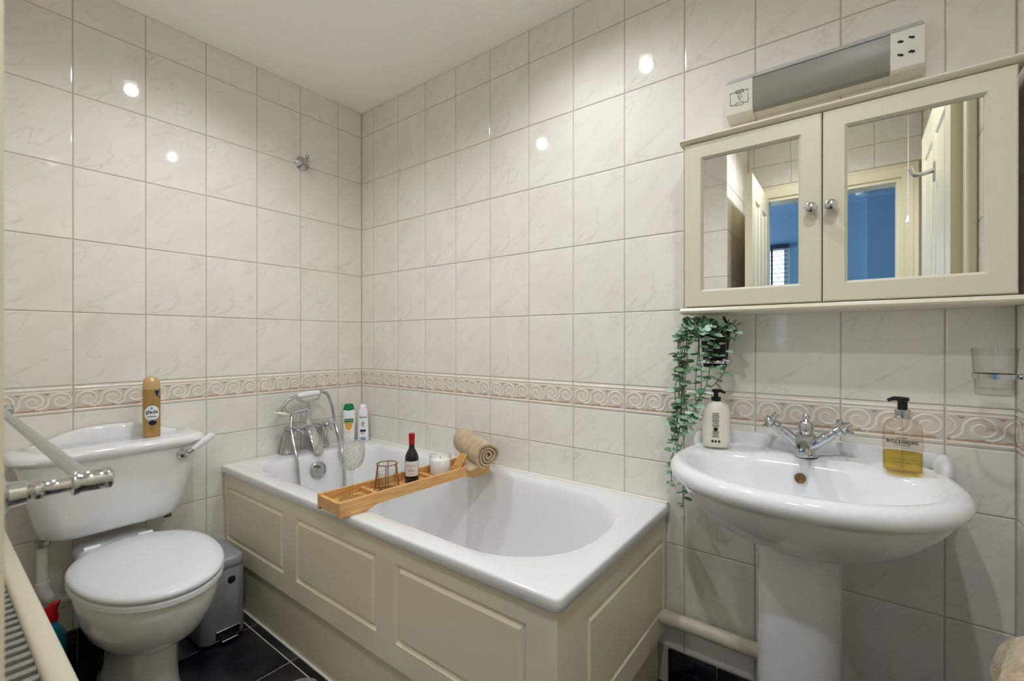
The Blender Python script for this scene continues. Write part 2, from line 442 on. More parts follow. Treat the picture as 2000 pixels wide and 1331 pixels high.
# decorative border tile: raised wave scrolls between two ridges
BW, BH = 0.2, 0.093
def spiral_path(cx, cz, s=1.0):
    pts = []
    P_ = 0.0667
    pts += [(cx - 0.062, cz - 0.0235), (cx - 0.05, cz - 0.0245), (cx - 0.039, cz - 0.020), (cx - 0.0305, cz - 0.008)]
    for k in range(0, 40):
        t = k / 39; ang = R(170 - 560 * t); r = 0.0255 * (1 - t) ** 0.85 + 0.003
        pts.append((cx + r * math.cos(ang) * 1.08, cz + r * math.sin(ang)))
    return pts
def ribbon(mb, pts, w, y0, y1, mi, ulim):
    pts = [p for p in pts if -ulim <= p[0] <= ulim]
    if len(pts) < 3: return
    L, Rr = [], []
    for i, p in enumerate(pts):
        a = pts[max(i - 1, 0)]; b = pts[min(i + 1, len(pts) - 1)]
        d = Vector((b[0] - a[0], b[1] - a[1])); d.normalize(); ww = w * (0.6 + 0.4 * min(1, (len(pts) - i) / 18))
        L.append((p[0] - d.y * ww, p[1] + d.x * ww)); Rr.append((p[0] + d.y * ww, p[1] - d.x * ww))
    rings = [[(l[0], y0, l[1]), ((l[0] * .7 + r[0] * .3), y1, (l[1] * .7 + r[1] * .3)), ((l[0] * .3 + r[0] * .7), y1, (l[1] * .3 + r[1] * .7)), (r[0], y0, r[1])] for l, r in zip(L, Rr)]
    mb.loft(rings, True, True, mi)
def border_meshes(w):
    key = ('border', round(w, 4))
    if key in TILES: return TILES[key]
    base = tile_mesh(w, BH, m='tile_border', name='border_tile')
    a = (w - 0.006) / 2; mb = MB()
    z0 = -BH / 2
    # ridges (profile across height, along the tile)
    for zc, r, dep in ((BH / 2 - 0.010, 0.004, 0.0024), (BH / 2 - 0.0195, 0.0018, 0.0012), (z0 + 0.0075, 0.0025, 0.0016)):
        prof = [(0.0004, -r), (-dep * .7, -r * .6), (-dep, 0), (-dep * .7, r * .6), (0.0004, r)]
        mb.loft([[(x, y, zc + z) for y, z in prof] for x in (-a, a)], False, False, 0)
    # coloured grounds
    g0, g1 = z0 + 0.0135, BH / 2 - 0.023
    mb.add([(-a, -0.0003, g0), (a, -0.0003, g0), (a, -0.0003, g1), (-a, -0.0003, g1)], [[0, 1, 2, 3]], 1)
    zc = (g0 + g1) / 2 + 0.001
    full = a > 0.09
    cs = [-0.0667, 0.0, 0.0667]
    for c in cs:
        if abs(c) > a + 0.02: continue
        # pink eye of the scroll
        V, F = disc_patch(c + 0.003, zc - 0.002, 0.021, 0.021, 16, 2)
        V = [(max(-a, min(a, u)), -0.0006, v) for u, v in V]; mb.add(V, F, 2)
        ribbon(mb, spiral_path(c + 0.004, zc), 0.0030, -0.0004, -0.0019, 0, a)
        ribbon(mb, [(u + 0.0, v) for u, v in spiral_path(c + 0.004, zc)][:14], 0.0042, -0.0004, -0.0013, 0, a)
        # terracotta wedge over each trough and foot below
        tx = c - 0.030
        if -a < tx - 0.009 and tx + 0.009 < a:
            mb.add([(tx - 0.0085, -0.0008, g1), (tx + 0.0085, -0.0008, g1), (tx, -0.0008, g1 - 0.0055)], [[0, 1, 2]], 3)
        bx = c - 0.012
        pts = [(bx - 0.03, g0), (bx + 0.032, g0), (bx + 0.03, g0 + 0.004), (bx + 0.018, g0 + 0.0065), (bx + 0.006, g0 + 0.003), (bx - 0.008, g0 + 0.005), (bx - 0.018, g0 + 0.002), (bx - 0.03, g0 + 0.003)]
        mb.add([(max(-a, min(a, u)), -0.0009, v) for u, v in pts], [list(range(len(pts)))], 3)
    me2 = mb.mesh('scroll_relief', ['border_scroll', 'border_grey', 'border_pink', 'border_terracotta'], 50)
    TILES[key] = (base, me2); return TILES[key]
def tile_wall(wall, origin, direction, rotz, cols, rows):
    """cols: distances along the wall from origin, direction (dx, dy)"""
    for i in range(len(cols) - 1):
        for j in range(len(rows) - 1):
            w = abs(cols[i + 1] - cols[i]); h = rows[j + 1] - rows[j]
            if w < 0.008 or h < 0.008: continue
            c = (cols[i] + cols[i + 1]) / 2
            loc = (origin[0] + direction[0] * c, origin[1] + direction[1] * c, (rows[j] + rows[j + 1]) / 2)
            if abs(rows[j] - 0.857) < 1e-6 and abs(rows[j + 1] - 0.95) < 1e-6:
                b, r = border_meshes(w)
                t = link('border_tile', b, wall, loc, (0, 0, rotz)); link('scroll_relief', r, t)
            else:
                link('wall_tile', tile_mesh(w, h), wall, loc, (0, 0, rotz))
def steps(first, pitch, end):
    out = [0.0]; x = first
    while x < end - 0.004:
        out.append(x); x += pitch
    out.append(end); return out
tile_wall(wall_back, (0, 0), (1, 0), 0, steps(0.1048, 0.2, XR), ROWS)
tile_wall(wall_left, (0, 0), (0, -1), R(90), steps(0.139, 0.2, -YF), ROWS)
tile_wall(wall_right, (XR, 0), (0, -1), R(-90), steps(0.15, 0.2, -YD), ROWS)
tile_wall(wall_front, (XS, YF), (-1, 0), R(180), steps(0.2, 0.2, XS), ROWS)
tile_wall(wall_side, (XS, YF), (0, -1), R(90), steps(0.2, 0.2, YF - YD), ROWS)
tile_wall(wall_door, (XR, YD), (-1, 0), R(180), steps(0.2, 0.2, XR - XS), [2.068, 2.2, H])

# floor tiles
def floor_tiles():
    xs = [0.0] + [0.276 + 0.311 * k for k in range(7)] + [XR]
    ys = [0.0, -0.066, -0.377, -0.688, -0.999, -1.31, -1.621, -1.932, YD]
    for i in range(len(xs) - 1):
        for j in range(len(ys) - 1):
            w = xs[i + 1] - xs[i]; h = ys[j] - ys[j + 1]
            if ys[j + 1] < YF and xs[i] < XS - 0.3: continue
            key = ('floor', round(w, 4), round(h, 4))
            if key not in TILES:
                a, b = (w - 0.005) / 2, (h - 0.005) / 2
                rg = lambda z, q: [(-a + q, -b + q, z), (a - q, -b + q, z), (a - q, b - q, z), (-a + q, b - q, z)]
                TILES[key] = MB().loft([rg(-0.006, 0), rg(-0.0012, 0), rg(0, 0.0015)], True, True).mesh('floor_tile', ['floor_black'], 50)
            link('floor_tile', TILES[key], floor, ((xs[i] + xs[i + 1]) / 2, (ys[j] + ys[j + 1]) / 2, 0))
floor_tiles()
# black skirting tiles
def skirting(name, x0, y0, dx, dy, length, rotz, label, first):
    mb = MB().box(0, length, 0.001, 0.008, 0.0, 0.112)
    b = struct(name, mb, 'grout_floor', label, 'skirting')
    b.location = (x0, y0, 0); b.rotation_euler = (0, 0, rotz)
    cs = steps(first, 0.2, length)
    for i in range(len(cs) - 1):
        w = cs[i + 1] - cs[i]
        if w < 0.01: continue
        key = ('skirt', round(w, 4))
        if key not in TILES:
            TILES[key] = MB().box(-(w - 0.003) / 2, (w - 0.003) / 2, -0.009, 0.002, 0.001, 0.112, 0.002, 1).mesh('skirting_tile', ['skirt_black'], 50)
        link('skirting_tile', TILES[key], b, ((cs[i] + cs[i + 1]) / 2, 0, 0))
skirting('baseboard_back', 1.655, 0, 1, 0, XR - 1.655, 0, 'glossy black skirting tiles under the basin pipe', 0.147)
skirting('baseboard_left', 0, YF + 0.0, 0, 1, 0.735, R(90), 'black skirting tiles behind the toilet', 0.3)
skirting('baseboard_right', XR, -0.012, 0, -1, 0.6, R(-90), 'black skirting tiles below the tumbler wall', 0.2)

# ------------------------------------------------------------------ doorway, doors, bedroom beyond
def panel_door(name, width, height, label, th=0.035):
    root = empty(name, (0, 0, 0), label, 'door'); root['kind'] = 'structure'
    st = 0.1
    us = [0, st, width / 2 - 0.045, width / 2 + 0.045, width - st, width]
    vz = [0, 0.2, 0.85, 1.0, height - 0.12, height]
    fields = {(1, 1), (3, 1), (1, 3), (3, 3)}
    mb = MB()
    routed(mb, us, vz, fields, lambda u, v, d: (u, -th / 2 - d, v), g=0.03, d=0.012)
    routed(mb, us, vz, fields, lambda u, v, d: (width - u, th / 2 + d, v), g=0.03, d=0.012)
    for a, b in (((0, 0), (0, height)), ((width, height), (width, 0)), ((0, height), (width, height)), ((width, 0), (0, 0))):
        mb.add([(a[0], -th / 2, a[1]), (b[0], -th / 2, b[1]), (b[0], th / 2, b[1]), (a[0], th / 2, a[1])], [[0, 1, 2, 3]])
    mb.build('door_leaf', 'cream_door', root, 0)
    return root
d1 = panel_door('door_1', 0.575, 1.975, 'white panelled door leaf standing open at the left of the doorway')
d1.location = (1.687, -2.0125, 0.008); d1.rotation_euler = (0, 0, R(90))
h1 = MB(); h1.lathe([(0.025, 0), (0.025, 0.006), (0.01, 0.01), (0.01, 0.035), (0.022, 0.042), (0.026, 0.055), (0.018, 0.066), (0.004, 0.07)], 20, T=axis_T((0.50, 0.0175, 1.0), (0, 1, 0)))
h1.build('door_knob', 'chrome', d1)
d2 = panel_door('door_2', 0.76, 1.985, 'cream panelled door with chrome hook folded back along the side wall')
d2.location = (2.388, -1.478, 0.008); d2.rotation_euler = (0, 0, R(90))
hk = MB().box(0.39, 0.425, 0.0175, 0.0215, 1.69, 1.76, 0.003)
hk.tube(spline([(0.4075, 0.02, 1.73), (0.4075, 0.05, 1.722), (0.4075, 0.075, 1.725), (0.4075, 0.085, 1.75)], 5), 0.008, 10)
hk.build('coat_hook', 'steel_dull', d2)
tr = MB()
pf_ = [(0, 0.0), (0, 0.012), (0.010, 0.014), (0.018, 0.020), (0.046, 0.022), (0.055, 0.015), (0.070, 0.012), (0.070, 0.0)]
tr.loft([[f_(d, y) for d, y in pf_] for f_ in (lambda d, y: (OX0 - d, YD + y, 0), lambda d, y: (OX0 - d, YD + y, OZ + d), lambda d, y: (OX1 + d, YD + y, OZ + d), lambda d, y: (OX1 + d, YD + y, 0))])
struct('trim_1', tr, 'cream_door', 'cream stepped architrave around the doorway, seen in the mirror', 'architrave', 35)
tj = MB().box(OX0, OX0 + 0.006, YD - 0.11, YD + 0.001, 0, OZ - 0.02).box(OX1 - 0.02, OX1, YD - 0.11, YD + 0.001, 0, OZ - 0.02).box(OX0, OX1, YD - 0.11, YD + 0.001, OZ - 0.02, OZ)
struct('trim_2', tj, 'cream_door', 'cream door lining inside the doorway', 'door lining')
t3 = MB().box(2.396, XR - 0.001, -0.708, -0.64, 0, 2.05, 0.004, 1).box(2.402, XR - 0.001, -0.713, -0.706, 0, 2.05)
struct('trim_3', t3, 'cream_door', 'cream vertical timber strip beside the folded back door', 'trim', 35)

BX0, BX1, BY = -0.6, 3.3, -3.85
struct('floor_bedroom', MB().box(BX0, BX1, BY, YD - 0.1, -0.1, -0.002), 'carpet', 'grey carpet in the blue bedroom', 'floor')
struct('ceiling_bedroom', MB().box(BX0, BX1, BY - 0.1, YD - 0.1, H, H + 0.1), 'daylight_blue_ceiling', 'blue tinted bedroom ceiling seen in the mirror', 'ceiling')
WX0, WX1, WZ0, WZ1 = 0.72, 1.635, 0.95, 2.03
wb = MB().box(BX0, WX0, BY - 0.1, BY, -0.1, H + 0.1).box(WX1, BX1, BY - 0.1, BY, -0.1, H + 0.1).box(WX0, WX1, BY - 0.1, BY, -0.1, WZ0).box(WX0, WX1, BY - 0.1, BY, WZ1, H + 0.1)
struct('wall_bedroom_far', wb, 'daylight_blue_wall', 'blue bedroom wall with the window, seen in the mirror', 'wall')
wl = MB().box(BX0 - 0.1, BX0, BY - 0.1, -3.55, -0.1, H + 0.1).box(BX0 - 0.1, BX0, -2.45, YD - 0.1, -0.1, H + 0.1).box(BX0 - 0.1, BX0, -3.55, -2.45, -0.1, 0.95).box(BX0 - 0.1, BX0, -3.55, -2.45, 2.05, H + 0.1)
struct('wall_bedroom_left', wl, 'daylight_blue_wall', 'blue bedroom side wall away from the mirror view', 'wall')
w2 = empty('window_added', (BX0 - 0.05, -3.0, 0.95), 'unseen bedroom window added on the side wall for fill light', 'window'); w2['kind'] = 'structure'  # made-up opening for the bedroom fill light
f2 = MB()
for y0, y1, z0, z1 in ((-0.55, -0.5, 0, 1.1), (0.5, 0.55, 0, 1.1), (-0.5, 0.5, 0, 0.05), (-0.5, 0.5, 1.05, 1.1)):
    f2.box(-0.025, 0.025, y0, y1, z0, z1)
f2.build('window_frame', 'white_plastic', w2, 0)
MB().box(-0.003, 0.003, -0.5, 0.5, 0.05, 1.05).build('pane', 'window_glass', w2, 0)
struct('wall_bedroom_right', MB().box(BX1, BX1 + 0.1, BY - 0.1, YD - 0.1, -0.1, H + 0.1), 'daylight_blue_wall', 'blue bedroom side wall past the chimney breast', 'wall')
struct('wall_bedroom_near', MB().box(BX0, XS - 0.1, YD - 0.2, YD - 0.101, -0.1, H + 0.1).box(XR + 0.1, BX1, YD - 0.2, YD - 0.101, -0.1, H + 0.1), 'daylight_blue_wall', 'bedroom side of the bathroom wall', 'wall')
struct('wall_bedroom_breast', MB().box(2.215, BX1, BY, -3.72, -0.1, H), 'daylight_blue_wall', 'pale blue projecting wall in the bedroom, right in the mirror', 'wall')
w1 = empty('window_1', ((WX0 + WX1) / 2, BY - 0.05, WZ0), 'bedroom window behind the dark slatted blind', 'window'); w1['kind'] = 'structure'
hw, hh = (WX1 - WX0) / 2, WZ1 - WZ0
fr = MB()
for x0, x1, z0, z1 in ((-hw, -hw + 0.05, 0, hh), (hw - 0.05, hw, 0, hh), (-hw + 0.05, hw - 0.05, 0, 0.05), (-hw + 0.05, hw - 0.05, hh - 0.05, hh), (-0.025, 0.025, 0.05, hh - 0.05)):
    fr.box(x0, x1, -0.025, 0.025, z0, z1)
fr.build('window_frame', 'white_plastic', w1, 0)
for x0, x1 in ((-hw + 0.05, -0.025), (0.025, hw - 0.05)):
    MB().box(x0, x1, -0.004, 0.004, 0.05, hh - 0.05).build('pane', 'window_glass', w1, 0)
bl = empty('window_blind', ((WX0 + WX1) / 2, BY + 0.02, WZ0), 'dark slatted venetian blind in the bedroom window', 'blind')
MB().box(-hw + 0.01, hw - 0.01, -0.018, 0.02, hh - 0.045, hh - 0.003, 0.003, 1).build('head_rail', 'blind_slat', bl)
sl = MB().box(-hw + 0.012, hw - 0.012, -0.02, 0.02, -0.0012, 0.0012).mesh('slat', ['blind_slat'], 0)
for k in range(25):
    link('slat', sl, bl, (0, 0, 0.012 + k * 0.0415), (R(-14), 0, 0))
for x in (-hw + 0.15, hw - 0.15):
    MB().box(x - 0.009, x + 0.009, -0.022, -0.0205, 0.01, hh - 0.04).build('ladder_tape', 'blind_slat', bl, 0)
pc = empty('framed_picture', (2.03, BY + 0.002, 1.22), 'small dark framed picture on the blue bedroom wall', 'picture')
MB().box(-0.07, 0.07, 0.002, 0.012, 0.03, 0.37).build('picture_canvas', 'picture_dark', pc, 0)
pf = MB()
for x0, x1, z0, z1 in ((-0.085, -0.07, 0.015, 0.385), (0.07, 0.085, 0.015, 0.385), (-0.07, 0.07, 0.015, 0.03), (-0.07, 0.07, 0.37, 0.385)):
    pf.box(x0, x1, 0.0, 0.02, z0, z1)
pf.build('picture_frame', 'lamp_grey', pc, 0)
sm = MB().lathe([(0.055, 0), (0.055, -0.012), (0.045, -0.03), (0.02, -0.034), (0.003, -0.034)], 28)
tag(sm.build('smoke_alarm', 'white_plastic', None, loc=(2.19, -3.5, H)), 'round smoke alarm on the blue bedroom ceiling', 'smoke alarm')

# ceiling downlights with their lamps
for (x, y), watts, lab in DOWNLIGHTS:
    t = empty('ceiling_downlight', (x, y, H), lab, 'downlight', 'recessed ceiling downlights')
    MB().lathe([(0.031, 0.0), (0.031, -0.004), (0.036, -0.006), (0.044, -0.004), (0.045, 0.0)], 32, cap0=False, cap1=False).build('trim_ring', 'chrome', t)
    MB().lathe([(0.0315, -0.001), (0.031, -0.0022), (0.002, -0.0022)], 28).build('lens', 'lamp_glow', t)
    l = bpy.data.lights.new('downlight_lamp', 'SPOT'); l.energy = watts * 1.5; l.color = LAMP_COL
    l.spot_size = R(154); l.spot_blend = 1.0; l.shadow_soft_size = 0.022
    lo = bpy.data.objects.new('downlight_lamp', l); COL.objects.link(lo); lo.parent = t; lo.location = (0, 0, -0.035)

# ------------------------------------------------------------------ bath
bath = empty('bathtub', (0.83, -0.34, 0), 'white bathtub with cream routed timber panels', 'bathtub')
BL = lambda x, y, z: (x - 0.83, y + 0.34, z)
def bl(r): return [BL(*p) for p in r]
X0, X1, Y0, Y1, ZR = 0.004, 1.661, -0.688, -0.003, 0.58
rings = []
co = [0.02, 0.004, 0.02, 0.02]
for i, z in ((0.012, ZR - 0.033), (0.003, ZR - 0.032), (0, ZR - 0.028), (0, ZR - 0.007), (0.0015, ZR - 0.0025), (0.005, ZR - 0.0004), (0.010, ZR), (0.03, ZR)):
    rings.append(bl(rrect(X0 + i, X1 - i, Y0 + i, Y1 - i, 0.02, z, 10)))
def inner(x0, x1, y0, y1, ra, rb, z): return bl(rrect(x0, x1, y0, y1, [rb, ra, ra, rb], z, 10))
rings += [inner(0.13, 1.60, -0.628, -0.052, 0.13, 0.25, ZR - 0.001),
          inner(0.142, 1.588, -0.618, -0.061, 0.125, 0.245, ZR - 0.005),
          inner(0.150, 1.578, -0.611, -0.068, 0.12, 0.24, ZR - 0.016),
          inner(0.158, 1.560, -0.604, -0.076, 0.12, 0.235, ZR - 0.05),
          inner(0.172, 1.51, -0.592, -0.088, 0.12, 0.22, ZR - 0.15),
          inner(0.195, 1.43, -0.575, -0.108, 0.12, 0.20, ZR - 0.28),
          inner(0.225, 1.34, -0.552, -0.13, 0.12, 0.18, ZR - 0.36),
          inner(0.27, 1.25, -0.515, -0.17, 0.11, 0.14, ZR - 0.40),
          inner(0.35, 1.15, -0.45, -0.235, 0.09, 0.09, ZR - 0.412)]
MB().loft(rings, False, True).build('tub_shell', 'white_acrylic', bath, 50)
# panels
mb = MB(); PY = -0.674; PZ0, PZ1 = 0.205, 0.552
us = [0.006, 0.035, 0.51, 0.597, 1.045, 1.13, 1.57, 1.648]; vz = [PZ0, 0.272, 0.492, PZ1]
routed(mb, us, vz, {(1, 1), (3, 1), (5, 1)}, lambda u, v, d: BL(u, PY - d, v), g=0.02, d=0.009)
for z in (PZ0, PZ1): mb.add([BL(0.006, PY, z), BL(1.648, PY, z), BL(1.648, PY + 0.015, z), BL(0.006, PY + 0.015, z)], [[0, 1, 2, 3]])
mb.add([BL(0.006, PY, PZ0), BL(0.006, PY, PZ1), BL(0.006, PY + .015, PZ1), BL(0.006, PY + .015, PZ0)], [[0, 1, 2, 3]])
mb.add([BL(1.648, PY, PZ0), BL(1.648, PY, PZ1), BL(1.648, PY + .015, PZ1), BL(1.648, PY + .015, PZ0)], [[0, 1, 2, 3]])
mb.build('side_panel', 'bath_panel_cream', bath, 0)
mb = MB(); PX = 1.6482
us = [-0.674, -0.548, -0.024, -0.004]; vz = [0.172, 0.243, 0.474, PZ1]
routed(mb, us, vz, {(1, 1)}, lambda u, v, d: BL(PX + d, u, v), g=0.02, d=0.009)
for z in (0.172, PZ1): mb.add([BL(PX, -0.674, z), BL(PX, -0.004, z), BL(PX - .015, -0.004, z), BL(PX - .015, -0.674, z)], [[0, 1, 2, 3]])
mb.build('end_panel', 'bath_panel_cream', bath, 0)
MB().box(*[0.006 - .83, 1.626 - .83], -0.656 + .34, -0.642 + .34, 0.001, 0.22).build('plinth', 'bath_panel_cream', bath, 0)
MB().box(1.612 - .83, 1.627 - .83, -0.642 + .34, -0.02 + .34, 0.001, 0.22).build('plinth', 'bath_panel_cream', bath, 0)
MB().box(0.006 - .83, 1.63 - .83, -0.662 + .34, -0.6555 + .34, 0.0008, 0.006).build('plinth_seal', 'silicone', bath, 0)
MB().tube([BL(0.01, -0.0055, ZR + .001), BL(1.655, -0.0055, ZR + .001)], 0.0045, 8).build('silicone_seal', 'silicone', bath)
ov = MB().lathe([(0.037, 0), (0.037, 0.009), (0.034, 0.012), (0.031, 0.012), (0.029, 0.007), (0.012, 0.007), (0.010, 0.01), (0.001, 0.01)], 32, T=axis_T(BL(0.163, -0.345, 0.507), (1, 0, 0.1)))
ovo = ov.build('overflow_cover', 'brushed_chrome', bath)
MB().box(-0.014, 0.014, -0.004, 0.004, 0, 0.004, 0.001, 1, T=axis_T(BL(0.174, -0.352, 0.524), (1, 0, 0.1)) @ Matrix.Rotation(R(75), 4, 'Z')).build('overflow_slot', 'rust', ovo)
MB().lathe([(0.035, 0), (0.035, 0.003), (0.028, 0.004), (0.001, 0.003)], 24, T=Matrix.Translation(BL(0.40, -0.34, ZR - 0.4115))).build('drain', 'chrome', bath)

# ------------------------------------------------------------------ bath shower mixer
mx = empty('bath_shower_mixer', (0.07, -0.34, ZR), 'chrome bath shower mixer with white handset on a cradle', 'bath tap')
def cross_handle(mb, c, axis, r=0.026, T=None):
    T0 = axis_T(c, axis)
    if T is not None: T0 = T @ T0
    mb.lathe([(0.009, -0.022), (0.013, -0.018), (0.013, -0.008), (0.009, -0.004), (0.011, 0.002), (0.012, 0.008), (0.008, 0.014), (0.006, 0.019), (0.001, 0.021)], 20, T=T0)
    for k in range(4):
        a = PI / 2 * k + R(38)
        d = Vector((math.cos(a), math.sin(a), 0))
        mb.tube([d * 0.006 + Vector((0, 0, .004)), d * (r * .45) + Vector((0, 0, .004)), d * (r * .72) + Vector((0, 0, .004)), d * r + Vector((0, 0, .004)), d * (r * 1.12) + Vector((0, 0, .004))], [0.0038, 0.0034, 0.0055, 0.0068, 0.003], 12, T=T0)
for s in (-1, 1):
    y = s * 0.085
    p = MB()
    seg = 24; rg = []
    for r, z in ((0.034, 0.0), (0.034, 0.004), (0.03, 0.008), (0.026, 0.03), (0.020, 0.06), (0.016, 0.09), (0.015, 0.105)):
        rg.append([((r + (0.0022 if k % 3 else -0.0005) * (1 if z > 0.004 else 0)) * math.cos(2 * PI * k / seg) - 0.03, y + (r + (0.0022 if k % 3 else -0.0005) * (1 if z > 0.004 else 0)) * math.sin(2 * PI * k / seg), z) for k in range(seg)])
    p.loft([[(a, b_, c + 0.0008) for a, b_, c in q] for q in rg])
    p.tube(spline([(-0.03, y, 0.10), (-0.03, y, 0.112), (-0.018, y * 0.95, 0.118), (0.0, y * 0.8, 0.118)], 4), 0.014, 14)
    p.build('pillar_leg', 'brushed_chrome', mx)
b = MB().tube([(0.0, -0.085, 0.118), (0.0, -0.06, 0.118), (0.0, -0.03, 0.12), (0, 0, 0.122), (0, 0.03, 0.12), (0, 0.06, 0.118), (0, 0.085, 0.118)], [0.013, 0.015, 0.013, 0.022, 0.013, 0.015, 0.013], 18)
b.lathe([(0.02, 0.10), (0.024, 0.112), (0.024, 0.13), (0.018, 0.142), (0.014, 0.16), (0.012, 0.185), (0.015, 0.19), (0.015, 0.2), (0.01, 0.205), (0.009, 0.235)], 20)
b.build('valve_body', 'chrome', mx)
sp = MB().loft([[(x + r * -0.3 * math.sin(a), r * 1.35 * math.cos(a), z + r * math.sin(a)) for a in [2 * PI * k / 16 for k in range(16)]] for x, z, r in ((0.005, 0.115, 0.019), (0.03, 0.105, 0.02), (0.055, 0.085, 0.0195), (0.075, 0.055, 0.018), (0.088, 0.028, 0.0175), (0.092, 0.016, 0.0175))])
sp.build('spout', 'chrome', mx)
for s in (-1, 1):
    h = MB(); cross_handle(h, (0.052, s * 0.078, 0.118), (1.0, s * 0.3, 0.05), 0.028); h.build('cross_handle', 'chrome', mx)
    MB().tube([(0.0, s * 0.062, 0.118), (0.015, s * 0.067, 0.118), (0.034, s * 0.073, 0.118)], [0.011, 0.0125, 0.0095], 16).build('valve_stem', 'chrome', mx)
dv = MB().tube([(0.018, 0.035, 0.128), (0.045, 0.045, 0.12), (0.06, 0.05, 0.095), (0.062, 0.05, 0.075)], [0.005, 0.005, 0.005, 0.007], 10); dv.build('diverter_lever', 'chrome', mx)
cr = MB()
pts = spline([(0, -0.058, 0.262), (0, -0.05, 0.246), (0, -0.02, 0.236), (0, 0.0, 0.234), (0, 0.02, 0.236), (0, 0.05, 0.246), (0, 0.058, 0.262)], 6)
cr.tube(pts, 0.0055, 10); cr.tube([(0, -0.0, 0.2), (0.0, -0.03, 0.196), (0.0, -0.075, 0.19)], [0.01, 0.011, 0.009], 12)
cr.build('handset_cradle', 'chrome', mx)
hd = MB()
hd.tube(spline([(0, -0.052, 0.262), (0, -0.075, 0.258), (0, -0.10, 0.244), (0.0, -0.115, 0.226), (0.0, -0.12, 0.21)], 5), 0.0085, 12)
hd.lathe([(0.008, 0), (0.012, 0.004), (0.016, 0.01), (0.028, 0.022), (0.031, 0.028)], 24, T=axis_T((0, -0.119, 0.222), (0.12, -0.28, -0.95)))
hdo = hd.build('shower_handset', 'chrome', mx)
MB().tube([(0, 0.052, 0.272), (0, 0.064, 0.276), (0, 0.075, 0.274)], [0.011, 0.012, 0.009], 12).build('hose_connector', 'chrome', hdo)
MB().lathe([(0.032, 0), (0.034, 0.004), (0.032, 0.009), (0.001, 0.009)], 28, T=axis_T((0.003, -0.127, 0.1955), (0.12, -0.28, -0.95))).build('shower_rose', 'white_plastic', hdo)
MB().tube(spline([(0, -0.052, 0.262), (0, -0.03, 0.266), (0, 0.02, 0.270), (0, 0.052, 0.272)], 5), [0.011] * 3 + [0.0135] * 10 + [0.012] * 3, 16).build('porcelain_grip', 'porcelain', hdo)
ho = spline([(0, 0.074, 0.274), (0.0, 0.10, 0.255), (0.0, 0.122, 0.20), (0.005, 0.13, 0.14), (0.03, 0.13, 0.08), (0.075, 0.12, 0.025), (0.11, 0.11, -0.03), (0.125, 0.11, -0.12), (0.14, 0.10, -0.25), (0.21, 0.07, -0.345), (0.30, -0.01, -0.393), (0.21, -0.085, -0.345), (0.14, -0.105, -0.25), (0.118, -0.108, -0.10), (0.10, -0.108, 0.0), (0.07, -0.105, 0.06), (0.035, -0.10, 0.13), (0.012, -0.085, 0.175), (0.0, -0.075, 0.19)], 14)
hosem = MB().tube(ho, [0.0068 + (0.0006 if i % 2 else -0.0004) for i in range(len(ho))], 10)
hosem.build('shower_hose', 'brushed_chrome', mx)

# ------------------------------------------------------------------ shampoo bottles on the bath corner
def flat_bottle(name, loc, rotz, label, rows, mats, e=2.6):
    t = empty(name, loc, label, 'bottle', None, (0, 0, rotz))
    MB().loft([ell(0, 0, a, b, z, 36, e) for a, b, z in rows]).build('bottle_body', mats, t, 50)
    return t
def bottle_front(rows, off=0.0006, e=2.6):
    def fn(u, v):
        for (a0, b0, z0), (a1, b1, z1) in zip(rows[:-1], rows[1:]):
            if z0 <= v <= z1 and z1 > z0:
                k = (v - z0) / (z1 - z0); a = a0 + (a1 - a0) * k; b = b0 + (b1 - b0) * k; break
        else: a, b = rows[-1][:2]
        q = min(0.999, abs(u) / a)
        return (u, -(b * (1 - q ** e) ** (1 / e)) - off, v)
    return fn
rowsA = [(0.024, 0.014, 0), (0.0275, 0.017, 0.004), (0.029, 0.018, 0.05), (0.030, 0.018, 0.11), (0.0295, 0.0175, 0.15), (0.027, 0.016, 0.165), (0.025, 0.015, 0.1655)]
pa = flat_bottle('shampoo_bottle', (0.052, -0.112, ZR + 0.0005), R(58), 'white shower cream bottle with green cap standing in the bath corner', rowsA, 'bottle_white')
MB().loft([ell(0, 0, a, b, z, 36, 2.4) for a, b, z in ((0.027, 0.0163, 0.162), (0.0275, 0.0165, 0.168), (0.024, 0.015, 0.182), (0.0195, 0.013, 0.194), (0.016, 0.011, 0.195))]).build('cap', 'cap_green', pa, 50)
fA = bottle_front(rowsA)
lb = MB(); on_surface(lb, *grid_patch(-0.022, 0.022, 0.104, 0.121, 8, 1), fA, 0); on_surface(lb, *grid_patch(-0.022, 0.022, 0.098, 0.104, 8, 1), fA, 1)
n = 10; V = []
for j in range(6):
    k = j / 5; w = 0.0165 * math.sqrt(max(0, 1 - (k * .98) ** 2)) + 0.001
    for i in range(n + 1): V.append((-w + 2 * w * i / n, 0.0978 - 0.035 * k))
on_surface(lb, V, [[j * (n + 1) + i, j * (n + 1) + i + 1, (j + 1) * (n + 1) + i + 1, (j + 1) * (n + 1) + i] for j in range(5) for i in range(n)], fA, 2)
on_surface(lb, *grid_patch(-0.016, 0.016, 0.05, 0.052, 6, 1), fA, 2)
lb.build('front_label', ['label_green', 'label_lime', 'label_orange'], pa, 0)
tx = MB(); fA2 = bottle_front(rowsA, 0.0011); tv, tf = text_geo('PALMOLIVE', 0.0085); on_surface(tx, [(u, v + 0.1125) for u, v in tv], tf, fA2, 0, 0.92)
tx.build('lettering', 'label_white', pa, 0)
rowsB = [(0.022, 0.014, 0), (0.0265, 0.0165, 0.003), (0.0275, 0.0175, 0.02), (0.0265, 0.017, 0.08), (0.0225, 0.0155, 0.15), (0.019, 0.0145, 0.168), (0.0185, 0.0142, 0.1685)]
